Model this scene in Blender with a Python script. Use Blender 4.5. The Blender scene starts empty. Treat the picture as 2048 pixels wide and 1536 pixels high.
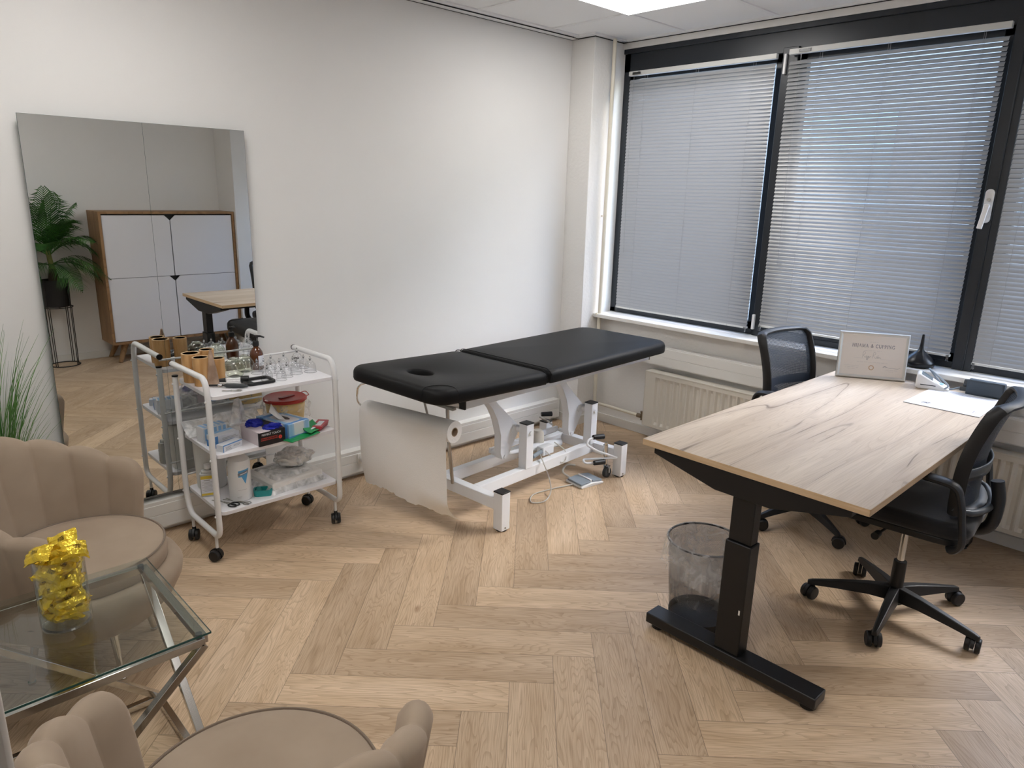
import bpy, bmesh, math, random
from math import sin, cos, pi, radians as rad, sqrt
from mathutils import Vector, Matrix
S = bpy.context.scene
COL = S.collection

# ------------------------------------------------------------ camera
cam_d = bpy.data.cameras.new('camera'); cam = bpy.data.objects.new('camera', cam_d); COL.objects.link(cam)
cam_d.sensor_width = 36.0; cam_d.lens = 1421.56 * 36.0 / 2048.0; cam_d.clip_start = 0.02; cam_d.clip_end = 200
_y, _p, _r = 0.76637394, 0.26134486, -0.0260259
fw = Vector((sin(_y)*cos(_p), cos(_y)*cos(_p), -sin(_p)))
rt = Vector((cos(_y), -sin(_y), 0)); dn = fw.cross(rt)
r2 = cos(_r)*rt + sin(_r)*dn; d2 = -sin(_r)*rt + cos(_r)*dn
cm = Matrix((( r2.x, -d2.x, -fw.x, 0), (r2.y, -d2.y, -fw.y, 0), (r2.z, -d2.z, -fw.z, 1.6), (0, 0, 0, 1)))
cam.matrix_world = cm
S.camera = cam
# ------------------------------------------------------------ view
S.view_settings.view_transform = 'Standard'; S.view_settings.look = 'None'
S.view_settings.gamma = 1.0; S.view_settings.exposure = 0.36; S.view_settings.use_curve_mapping = False
S.cycles.use_denoising = True
S.cycles.max_bounces = 14; S.cycles.transparent_max_bounces = 24; S.cycles.transmission_bounces = 10
S.cycles.caustics_reflective = True; S.cycles.caustics_refractive = False
S.cycles.sample_clamp_indirect = 6.0
# ------------------------------------------------------------ world: overcast-bright sky
W = bpy.data.worlds.new('sky'); S.world = W; W.use_nodes = True
wn = W.node_tree.nodes; wl = W.node_tree.links
bg = wn['Background']; sky = wn.new('ShaderNodeTexSky'); sky.sky_type = 'NISHITA'; sky.sun_disc = False
sky.sun_elevation = rad(38); sky.sun_rotation = rad(120); sky.air_density = 1.2; sky.dust_density = 2.0; sky.ozone_density = 1.5
wl.new(sky.outputs[0], bg.inputs[0]); bg.inputs[1].default_value = 2.0
PANEL_STRENGTH = 11.8
PANEL_COLOR = (1.0, 0.975, 0.945)

# ------------------------------------------------------------ materials
def mat(name, col, rough=0.5, metal=0.0, spec=0.5, trans=0.0, ior=1.45, emit=None, es=0.0, alpha=1.0, sheen=0.0, coat=0.0):
    m = bpy.data.materials.new(name); m.use_nodes = True
    b = m.node_tree.nodes['Principled BSDF']
    b.inputs['Base Color'].default_value = (*col, 1); b.inputs['Roughness'].default_value = rough
    b.inputs['Metallic'].default_value = metal; b.inputs['Specular IOR Level'].default_value = spec
    b.inputs['Transmission Weight'].default_value = trans; b.inputs['IOR'].default_value = ior
    b.inputs['Alpha'].default_value = alpha; b.inputs['Sheen Weight'].default_value = sheen
    b.inputs['Coat Weight'].default_value = coat
    if emit: b.inputs['Emission Color'].default_value = (*emit, 1); b.inputs['Emission Strength'].default_value = es
    m.diffuse_color = (*col, 1)
    return m
def nt(m): return m.node_tree.nodes, m.node_tree.links, m.node_tree.nodes['Principled BSDF']
def bump(m, scale, strength, dist=0.002, detail=4, coord='Object'):
    n, l, b = nt(m); tc = n.new('ShaderNodeTexCoord'); t = n.new('ShaderNodeTexNoise'); t.inputs['Scale'].default_value = scale; t.inputs['Detail'].default_value = detail
    bp = n.new('ShaderNodeBump'); bp.inputs['Strength'].default_value = strength; bp.inputs['Distance'].default_value = dist
    l.new(tc.outputs[coord], t.inputs['Vector']); l.new(t.outputs[0], bp.inputs['Height']); l.new(bp.outputs[0], b.inputs['Normal'])
    return t
def mottle(m, c1, c2, scale, detail=3, lo=0.35, hi=0.65, stretch=(1, 1, 1)):
    n, l, b = nt(m); tc = n.new('ShaderNodeTexCoord'); mp = n.new('ShaderNodeMapping'); mp.inputs['Scale'].default_value = stretch
    t = n.new('ShaderNodeTexNoise'); t.inputs['Scale'].default_value = scale; t.inputs['Detail'].default_value = detail
    r = n.new('ShaderNodeValToRGB'); r.color_ramp.elements[0].position = lo; r.color_ramp.elements[1].position = hi
    r.color_ramp.elements[0].color = (*c1, 1); r.color_ramp.elements[1].color = (*c2, 1)
    l.new(tc.outputs['Object'], mp.inputs[0]); l.new(mp.outputs[0], t.inputs['Vector']); l.new(t.outputs[0], r.inputs[0]); l.new(r.outputs[0], b.inputs['Base Color'])
M = {}
M['wall'] = mat('wall_paint', (0.80, 0.79, 0.775), 0.9, spec=0.2); mottle(M['wall'], (0.79, 0.78, 0.765), (0.81, 0.80, 0.785), 1.5); bump(M['wall'], 120, 0.12, 0.001)
M['rough_wall'] = mat('textured_wall_paint', (0.80, 0.785, 0.76), 0.9, spec=0.2); bump(M['rough_wall'], 55, 0.55, 0.004, 6)
M['ceiling'] = mat('ceiling_tile', (0.93, 0.93, 0.93), 0.95, spec=0.1); bump(M['ceiling'], 300, 0.1, 0.001)
M['grid'] = mat('ceiling_grid_white', (0.90, 0.90, 0.90), 0.6)
M['trunk'] = mat('trunking_white_plastic', (0.78, 0.77, 0.74), 0.4)
M['sill'] = mat('sill_white', (0.80, 0.79, 0.76), 0.35)
M['cream'] = mat('radiator_cream', (0.72, 0.68, 0.60), 0.4)
M['pipe'] = mat('pipe_cream_paint', (0.76, 0.71, 0.60), 0.4)
M['frame'] = mat('window_frame_anthracite', (0.018, 0.022, 0.028), 0.35)
M['slat'] = mat('blind_slat_grey', (0.32, 0.32, 0.32), 0.24, spec=0.6)
n_, l_, b_ = nt(M['slat']); tr_ = n_.new('ShaderNodeBsdfTranslucent'); tr_.inputs[0].default_value = (0.75, 0.80, 0.88, 1); mx_ = n_.new('ShaderNodeMixShader'); mx_.inputs[0].default_value = 0.05
l_.new(b_.outputs[0], mx_.inputs[1]); l_.new(tr_.outputs[0], mx_.inputs[2]); l_.new(mx_.outputs[0], n_['Material Output'].inputs['Surface'])
M['cord'] = mat('blind_cord', (0.30, 0.30, 0.31), 0.8)
M['railgrey'] = mat('blind_headrail', (0.62, 0.62, 0.60), 0.4)
M['clear'] = mat('clear_plastic', (0.95, 0.96, 0.97), 0.08, trans=0.95, ior=1.3)
M['mirror'] = mat('mirror_silver', (0.74, 0.755, 0.745), 0.0, metal=1.0)
M['glassedge'] = mat('glass_edge', (0.03, 0.085, 0.075), 0.2)
M['white_metal'] = mat('white_powder_coat', (0.80, 0.80, 0.80), 0.35)
M['bedwhite'] = mat('bed_frame_white', (0.88, 0.90, 0.93), 0.35)
M['shelf'] = mat('white_laminate', (0.84, 0.83, 0.86), 0.4)
M['black'] = mat('black_plastic', (0.012, 0.012, 0.013), 0.45)
M['blackmetal'] = mat('black_powder_coat', (0.008, 0.008, 0.009), 0.4); bump(M['blackmetal'], 500, 0.1, 0.0005)
M['blacksoft'] = mat('black_seat_fabric', (0.010, 0.010, 0.012), 0.85, sheen=0.2); bump(M['blacksoft'], 500, 0.3, 0.0008)
M['leather'] = mat('black_artificial_leather', (0.009, 0.009, 0.0095), 0.5, spec=0.2); bump(M['leather'], 380, 0.16, 0.0008, 6)
M['chrome'] = mat('chrome', (0.62, 0.61, 0.59), 0.10, metal=1.0)
M['steel'] = mat('brushed_steel', (0.42, 0.41, 0.39), 0.28, metal=1.0)
M['brass'] = mat('dull_brass_valve', (0.25, 0.20, 0.14), 0.4, metal=0.9)
M['velvet'] = mat('taupe_velvet', (0.34, 0.265, 0.20), 0.85, spec=0.2, sheen=0.35)
mottle(M['velvet'], (0.32, 0.245, 0.180), (0.385, 0.305, 0.230), 5.0, 4, 0.3, 0.7)
M['velvet'].node_tree.nodes['Principled BSDF'].inputs['Sheen Tint'].default_value = (0.75, 0.62, 0.52, 1)
bump(M['velvet'], 9, 0.12, 0.01, 3)
M['piping'] = mat('taupe_piping', (0.20, 0.15, 0.11), 0.8, sheen=0.2)
M['bamboo'] = mat('bamboo', (0.52, 0.30, 0.12), 0.4); mottle(M['bamboo'], (0.46, 0.24, 0.085), (0.66, 0.40, 0.18), 9, 4, 0.3, 0.7, (6, 6, 0.7))
M['bambooin'] = mat('bamboo_cut_rim', (0.70, 0.50, 0.29), 0.6)
M['stone'] = mat('translucent_stone_cone', (0.42, 0.28, 0.19), 0.25, trans=0.15); mottle(M['stone'], (0.34, 0.22, 0.15), (0.56, 0.40, 0.29), 18, 4)
M['paper'] = mat('white_paper', (0.90, 0.885, 0.865), 0.9, spec=0.1); bump(M['paper'], 180, 0.5, 0.002, 2)
M['plain'] = mat('plain_paper', (0.86, 0.84, 0.81), 0.85, spec=0.1)
M['form'] = mat('form_paper', (0.78, 0.79, 0.84), 0.6)
M['ink'] = mat('grey_ink', (0.22, 0.22, 0.25), 0.7)
M['ink_light'] = mat('faint_ink', (0.42, 0.41, 0.42), 0.7)
M['cardboard'] = mat('cardboard_core', (0.36, 0.26, 0.18), 0.9)
M['amber'] = mat('amber_glass', (0.10, 0.028, 0.008), 0.08, coat=0.6)
M['blue'] = mat('blue_print', (0.10, 0.28, 0.62), 0.5)
M['lightblue'] = mat('light_blue_print', (0.30, 0.52, 0.78), 0.5)
M['skyblue'] = mat('sky_blue_carton', (0.40, 0.58, 0.80), 0.5)
M['cyan'] = mat('cyan_blue_label', (0.10, 0.36, 0.66), 0.5)
M['boxwhite'] = mat('white_carton', (0.74, 0.76, 0.80), 0.5)
M['nitrile'] = mat('blue_nitrile_glove', (0.012, 0.022, 0.36), 0.45); bump(M['nitrile'], 60, 0.8, 0.004)
M['pinkbox'] = mat('pink_white_carton', (0.66, 0.58, 0.60), 0.5)
M['blackprint'] = mat('black_carton_print', (0.012, 0.010, 0.012), 0.4)
M['redprint'] = mat('red_print', (0.75, 0.07, 0.05), 0.5)
M['redlid'] = mat('red_plastic_lid', (0.42, 0.03, 0.02), 0.3)
M['reddark'] = mat('dark_red_plastic', (0.22, 0.01, 0.012), 0.35)
M['redpack'] = mat('red_packaging', (0.48, 0.05, 0.07), 0.4)
M['yellowtub'] = mat('yellow_plastic', (0.68, 0.45, 0.12), 0.45)
M['green'] = mat('green_foil', (0.010, 0.26, 0.075), 0.4); bump(M['green'], 40, 0.5, 0.003)
M['teal'] = mat('teal_plastic', (0.02, 0.28, 0.27), 0.4)
M['milky'] = mat('milky_plastic', (0.74, 0.74, 0.72), 0.35)
M['paleplastic'] = mat('translucent_bottle_plastic', (0.82, 0.83, 0.80), 0.25, trans=0.35)
M['yellow_label'] = mat('yellow_label', (0.72, 0.53, 0.07), 0.5)
M['white_plastic'] = mat('white_plastic', (0.80, 0.80, 0.80), 0.35)
M['greycord'] = mat('grey_cable', (0.55, 0.53, 0.49), 0.5)
M['greypad'] = mat('grey_blue_rubber', (0.27, 0.32, 0.37), 0.5)
M['darkgrey'] = mat('dark_grey_plastic', (0.045, 0.05, 0.055), 0.4)
M['cuff'] = mat('blue_grey_nylon', (0.045, 0.062, 0.082), 0.55); bump(M['cuff'], 25, 0.5, 0.006)
M['screen'] = mat('grey_display', (0.22, 0.26, 0.28), 0.15)
M['foil'] = mat('gold_yellow_foil', (0.80, 0.57, 0.05), 0.24, metal=0.6); bump(M['foil'], 60, 1.0, 0.006, 3)
n_, l_, b_ = nt(M['foil']); tc_ = n_.new('ShaderNodeTexCoord'); sp_ = n_.new('ShaderNodeSeparateXYZ'); l_.new(tc_.outputs['Object'], sp_.inputs[0]); wv_ = n_.new('ShaderNodeTexVoronoi'); wv_.inputs['Scale'].default_value = 700; l_.new(tc_.outputs['Object'], wv_.inputs['Vector'])
def lt_(o, op, v):
    q = n_.new('ShaderNodeMath'); q.operation = op; q.inputs[1].default_value = v; l_.new(o, q.inputs[0]); return q.outputs[0]
def an_(a, b):
    q = n_.new('ShaderNodeMath'); q.operation = 'MULTIPLY'; l_.new(a, q.inputs[0]); l_.new(b, q.inputs[1]); return q.outputs[0]
mk_ = an_(an_(lt_(lt_(sp_.outputs[0], 'ABSOLUTE', 0), 'LESS_THAN', 0.008), lt_(lt_(sp_.outputs[1], 'ABSOLUTE', 0), 'LESS_THAN', 0.0055)), lt_(wv_.outputs['Distance'], 'GREATER_THAN', 0.42))
cm_ = n_.new('ShaderNodeMix'); cm_.data_type = 'RGBA'; l_.new(mk_, cm_.inputs[0]); cm_.inputs[6].default_value = (0.84, 0.60, 0.05, 1); cm_.inputs[7].default_value = (0.12, 0.07, 0.01, 1); l_.new(cm_.outputs[2], b_.inputs['Base Color'])
M['foiltext'] = mat('brown_print', (0.14, 0.09, 0.02), 0.5)
M['silver'] = mat('silver_picture_frame', (0.62, 0.61, 0.585), 0.32, metal=0.6)
M['certpaper'] = mat('certificate_paper', (0.80, 0.735, 0.68), 0.8, spec=0.1)
M['gold'] = mat('gold_seal', (0.55, 0.36, 0.22), 0.4)
M['blackvase'] = mat('black_satin_vase', (0.008, 0.009, 0.012), 0.30)
M['leaf'] = mat('palm_leaf', (0.018, 0.075, 0.012), 0.45); mottle(M['leaf'], (0.014, 0.06, 0.010), (0.05, 0.16, 0.025), 8)
M['stem'] = mat('palm_stem', (0.16, 0.22, 0.04), 0.5); mottle(M['stem'], (0.10, 0.07, 0.03), (0.20, 0.26, 0.05), 4, 3, 0.4, 0.6, (1, 1, 0.6))
M['trunkbark'] = mat('palm_trunk', (0.05, 0.028, 0.02), 0.8)
M['grass'] = mat('grass_blade', (0.06, 0.20, 0.03), 0.5); mottle(M['grass'], (0.03, 0.12, 0.015), (0.14, 0.30, 0.07), 9)
M['drygrass'] = mat('pale_grass_blade', (0.30, 0.36, 0.20), 0.6)
M['white_door'] = mat('cabinet_white_door', (0.76, 0.76, 0.80), 0.4)
M['doorframe'] = mat('door_frame_paint', (0.50, 0.46, 0.42), 0.45)
M['panel'] = mat('led_diffuser', (0.9, 0.9, 0.9), 0.5, emit=PANEL_COLOR, es=PANEL_STRENGTH)
M['panel_dim'] = mat('led_diffuser_dimmed', (0.9, 0.9, 0.9), 0.5, emit=PANEL_COLOR, es=PANEL_STRENGTH*0.82)  # same diffuser, emission lowered to keep the nearby wall from glaring
M['concrete'] = mat('outdoor_ground', (0.35, 0.34, 0.32), 0.9)
M['brick'] = mat('facade', (0.30, 0.27, 0.25), 0.9)

def wood(name, base, dark, light, uv=True, scale=1.0, rough=0.5, knots=True, crack=False, groove=True, sl=1.0):
    m = bpy.data.materials.new(name); m.use_nodes = True; n, l, b = nt(m)
    b.inputs['Roughness'].default_value = rough; b.inputs['Specular IOR Level'].default_value = 0.35
    tc = n.new('ShaderNodeTexCoord'); src = tc.outputs['UV' if uv else 'Object']
    def mapped(sc):
        mp = n.new('ShaderNodeMapping'); mp.inputs['Scale'].default_value = sc; l.new(src, mp.inputs[0]); return mp.outputs[0]
    def noise(vec, s, d, dist=0.0):
        t = n.new('ShaderNodeTexNoise'); t.inputs['Scale'].default_value = s; t.inputs['Detail'].default_value = d; t.inputs['Distortion'].default_value = dist; l.new(vec, t.inputs['Vector']); return t.outputs[0]
    def ramp(v, p0, c0, p1, c1):
        r = n.new('ShaderNodeValToRGB'); r.color_ramp.elements[0].position = p0; r.color_ramp.elements[1].position = p1
        r.color_ramp.elements[0].color = (*c0, 1); r.color_ramp.elements[1].color = (*c1, 1); l.new(v, r.inputs[0]); return r.outputs[0]
    def mix(f, a, bb, typ='MIX'):
        x = n.new('ShaderNodeMix'); x.data_type = 'RGBA'; x.blend_type = typ
        if isinstance(f, float): x.inputs[0].default_value = f
        else: l.new(f, x.inputs[0])
        for i, s in ((6, a), (7, bb)):
            if isinstance(s, tuple): x.inputs[i].default_value = (*s, 1)
            else: l.new(s, x.inputs[i])
        return x.outputs[2]
    big = noise(mapped((1.2*scale*sl, 6*scale, 1)), 2.0, 3)
    c = ramp(big, 0.3, dark, 0.7, light)
    # cathedral grain: rings of a stretched, distorted noise
    g = noise(mapped((1.1*scale*sl, 9*scale, 1)), 1.3, 2, 0.4*sl)
    mu = n.new('ShaderNodeMath'); mu.operation = 'MULTIPLY'; mu.inputs[1].default_value = 26; l.new(g, mu.inputs[0])
    fr = n.new('ShaderNodeMath'); fr.operation = 'FRACT'; l.new(mu.outputs[0], fr.inputs[0])
    gl = ramp(fr.outputs[0], 0.0, (0.72, 0.68, 0.63), 0.45, (1, 1, 1))
    c = mix(0.75 if not crack else 0.42, c, gl, 'MULTIPLY')
    fine = noise(mapped((6*scale*sl, 170*scale, 1)), 1.6, 4)
    fl = ramp(fine, 0.36, (0.78, 0.75, 0.71) if not crack else (0.90, 0.885, 0.865), 0.56, (1, 1, 1))
    c = mix(0.8, c, fl, 'MULTIPLY')
    if knots:
        k = n.new('ShaderNodeTexVoronoi'); k.inputs['Scale'].default_value = 1.6*scale; l.new(mapped((1.0, 2.4, 1)), k.inputs['Vector'])
        c = mix(0.7, c, ramp(k.outputs['Distance'], 0.02, (0.50, 0.40, 0.32), 0.06, (1, 1, 1)), 'MULTIPLY')
    if crack:
        ck = noise(mapped((0.30, 3.4, 1)), 1.5, 1.5, 0.05)
        s1 = n.new('ShaderNodeMath'); s1.operation = 'SUBTRACT'; s1.inputs[1].default_value = 0.5; l.new(ck, s1.inputs[0])
        a1 = n.new('ShaderNodeMath'); a1.operation = 'ABSOLUTE'; l.new(s1.outputs[0], a1.inputs[0])
        line = ramp(a1.outputs[0], 0.0006, (0.26, 0.21, 0.17), 0.0042, (1, 1, 1))
        gate = ramp(noise(mapped((2.2, 3.0, 1)), 1.7, 2), 0.44, (1, 1, 1), 0.56, (0, 0, 0))
        inv = mix(gate, line, (1.0, 1.0, 1.0)); c = mix(0.85, c, inv, 'MULTIPLY')
        halo = ramp(a1.outputs[0], 0.0, (0.84, 0.82, 0.81), 0.05, (1, 1, 1)); c = mix(0.8, c, halo, 'MULTIPLY')
    if groove:
        at = n.new('ShaderNodeAttribute'); at.attribute_name = 'tone'
        tn = ramp(at.outputs['Fac'], 0.0, (0.80, 0.775, 0.75), 1.0, (1.12, 1.11, 1.09)); c = mix(1.0, c, tn, 'MULTIPLY')
        u2 = n.new('ShaderNodeUVMap'); u2.uv_map = 'edge'; sp = n.new('ShaderNodeSeparateXYZ'); l.new(u2.outputs[0], sp.inputs[0])
        mn = n.new('ShaderNodeMath'); mn.operation = 'MINIMUM'
        ds = []
        for i, L in ((0, 0.75), (1, 0.15)):
            q = n.new('ShaderNodeMath'); q.operation = 'SUBTRACT'; q.inputs[0].default_value = L; l.new(sp.outputs[i], q.inputs[1])
            w = n.new('ShaderNodeMath'); w.operation = 'MINIMUM'; l.new(sp.outputs[i], w.inputs[0]); l.new(q.outputs[0], w.inputs[1]); ds.append(w)
        l.new(ds[0].outputs[0], mn.inputs[0]); l.new(ds[1].outputs[0], mn.inputs[1])
        gv = n.new('ShaderNodeMapRange'); gv.inputs[1].default_value = 0.0004; gv.inputs[2].default_value = 0.0014; gv.inputs[3].default_value = 0.42; gv.inputs[4].default_value = 1.0
        l.new(mn.outputs[0], gv.inputs[0]); c = mix(1.0, c, gv.outputs[0], 'MULTIPLY')
    mt = mix(1.0, c, base, 'MULTIPLY'); l.new(mt, b.inputs['Base Color'])
    bp = n.new('ShaderNodeBump'); bp.inputs['Strength'].default_value = 0.15; bp.inputs['Distance'].default_value = 0.001; l.new(fine, bp.inputs['Height']); l.new(bp.outputs[0], b.inputs['Normal'])
    return m
M['floorwood'] = wood('oak_herringbone_plank', (1, 1, 1), (0.56, 0.41, 0.27), (0.70, 0.54, 0.385), rough=0.42)
M['deskwood'] = wood('rustic_oak_laminate', (1, 1, 1), (0.52, 0.425, 0.33), (0.635, 0.54, 0.435), uv=False, crack=True, groove=False, rough=0.45, sl=0.42)
M['edgeoak'] = mat('oak_edge_band', (0.60, 0.43, 0.26), 0.45); mottle(M['edgeoak'], (0.52, 0.36, 0.21), (0.64, 0.47, 0.30), 30, 3, 0.3, 0.7, (0.2, 0.2, 4))
M['oak'] = wood('cabinet_oak', (1, 1, 1), (0.26, 0.14, 0.06), (0.40, 0.24, 0.12), uv=False, groove=False, knots=False, rough=0.5)

def thinglass(name, tint, refl=1.0, rough=0.0):
    m = bpy.data.materials.new(name); m.use_nodes = True; n = m.node_tree.nodes; l = m.node_tree.links; n.clear()
    o = n.new('ShaderNodeOutputMaterial'); t = n.new('ShaderNodeBsdfTransparent'); t.inputs[0].default_value = (*tint, 1)
    g = n.new('ShaderNodeBsdfGlossy'); g.inputs['Roughness'].default_value = rough; f = n.new('ShaderNodeLayerWeight'); f.inputs[0].default_value = 0.5
    pw = n.new('ShaderNodeMath'); pw.operation = 'POWER'; pw.inputs[1].default_value = 5.0; l.new(f.outputs['Facing'], pw.inputs[0])
    ad = n.new('ShaderNodeMath'); ad.operation = 'MULTIPLY_ADD'; ad.inputs[1].default_value = 0.95; ad.inputs[2].default_value = 0.045; l.new(pw.outputs[0], ad.inputs[0])
    k = n.new('ShaderNodeMath'); k.operation = 'MULTIPLY'; k.inputs[1].default_value = refl; k.use_clamp = True
    x = n.new('ShaderNodeMixShader'); l.new(ad.outputs[0], k.inputs[0]); l.new(k.outputs[0], x.inputs[0]); l.new(t.outputs[0], x.inputs[1]); l.new(g.outputs[0], x.inputs[2]); l.new(x.outputs[0], o.inputs[0])
    return m
M['pane'] = thinglass('window_glass', (0.90, 0.94, 0.98))
M['clearglass'] = thinglass('picture_glass', (0.98, 0.98, 0.98), 0.6)
M['tableglass'] = thinglass('table_top_glass', (0.93, 0.96, 0.945), 1.5)
M['jarglass'] = thinglass('jar_glass', (0.93, 0.95, 0.95), 1.3)
M['cupglass'] = thinglass('cup_clear_plastic', (0.95, 0.955, 0.96), 1.6, 0.05)
M['globeglass'] = thinglass('greenish_glass', (0.93, 0.95, 0.88), 1.8)
def film(name, col, fac, rough=0.25, bsc=30):
    m = bpy.data.materials.new(name); m.use_nodes = True; n = m.node_tree.nodes; l = m.node_tree.links; b = n['Principled BSDF']
    b.inputs['Base Color'].default_value = (*col, 1); b.inputs['Roughness'].default_value = rough
    tc = n.new('ShaderNodeTexCoord'); t = n.new('ShaderNodeTexNoise'); t.inputs['Scale'].default_value = bsc; t.inputs['Detail'].default_value = 5; t.inputs['Distortion'].default_value = 1.0
    l.new(tc.outputs['Object'], t.inputs['Vector']); bp = n.new('ShaderNodeBump'); bp.inputs['Strength'].default_value = 0.7; bp.inputs['Distance'].default_value = 0.004
    l.new(t.outputs[0], bp.inputs['Height']); l.new(bp.outputs[0], b.inputs['Normal'])
    mr = n.new('ShaderNodeMapRange'); mr.inputs[1].default_value = 0.4; mr.inputs[2].default_value = 0.7; mr.inputs[3].default_value = fac*0.7; mr.inputs[4].default_value = min(1, fac*2.0)
    l.new(t.outputs[0], mr.inputs[0]); l.new(mr.outputs[0], b.inputs['Alpha'])
    return m
M['film'] = film('clear_bin_liner', (0.92, 0.92, 0.92), 0.19, 0.3, 16)
M['packfilm'] = film('crinkled_clear_bag', (0.96, 0.96, 0.96), 0.50, 0.45, 18)
M['bagfilm'] = film('thin_clear_bag', (0.95, 0.95, 0.95), 0.16, 0.3, 25)
def meshmat(name, col, sx, sz, duty, coord='UV', cross=False, rough=0.5):
    m = bpy.data.materials.new(name); m.use_nodes = True; n = m.node_tree.nodes; l = m.node_tree.links; b = n['Principled BSDF']
    b.inputs['Base Color'].default_value = (*col, 1); b.inputs['Roughness'].default_value = rough
    tc = n.new('ShaderNodeTexCoord'); sp = n.new('ShaderNodeSeparateXYZ'); l.new(tc.outputs[coord], sp.inputs[0])
    def stripe(vals, s):
        a = n.new('ShaderNodeMath'); a.operation = 'MULTIPLY'; a.inputs[1].default_value = s; l.new(vals, a.inputs[0])
        f = n.new('ShaderNodeMath'); f.operation = 'FRACT'; l.new(a.outputs[0], f.inputs[0])
        g = n.new('ShaderNodeMath'); g.operation = 'LESS_THAN'; g.inputs[1].default_value = duty; l.new(f.outputs[0], g.inputs[0]); return g.outputs[0]
    if cross:
        ad = n.new('ShaderNodeMath'); ad.operation = 'ADD'; su = n.new('ShaderNodeMath'); su.operation = 'SUBTRACT'
        for q in (ad, su): l.new(sp.outputs[0], q.inputs[0]); l.new(sp.outputs[1], q.inputs[1])
        A, B = stripe(ad.outputs[0], sx), stripe(su.outputs[0], sx)
    else: A, B = stripe(sp.outputs[0], sx), stripe(sp.outputs[1], sz)
    mx = n.new('ShaderNodeMath'); mx.operation = 'MAXIMUM'; l.new(A, mx.inputs[0]); l.new(B, mx.inputs[1]); l.new(mx.outputs[0], b.inputs['Alpha'])
    return m
M['backmesh'] = meshmat('chair_back_mesh', (0.020, 0.028, 0.045), 190, 175, 0.60)
M['binmesh'] = meshmat('wire_mesh', (0.05, 0.05, 0.052), 230, 230, 0.26, cross=True)

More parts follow.
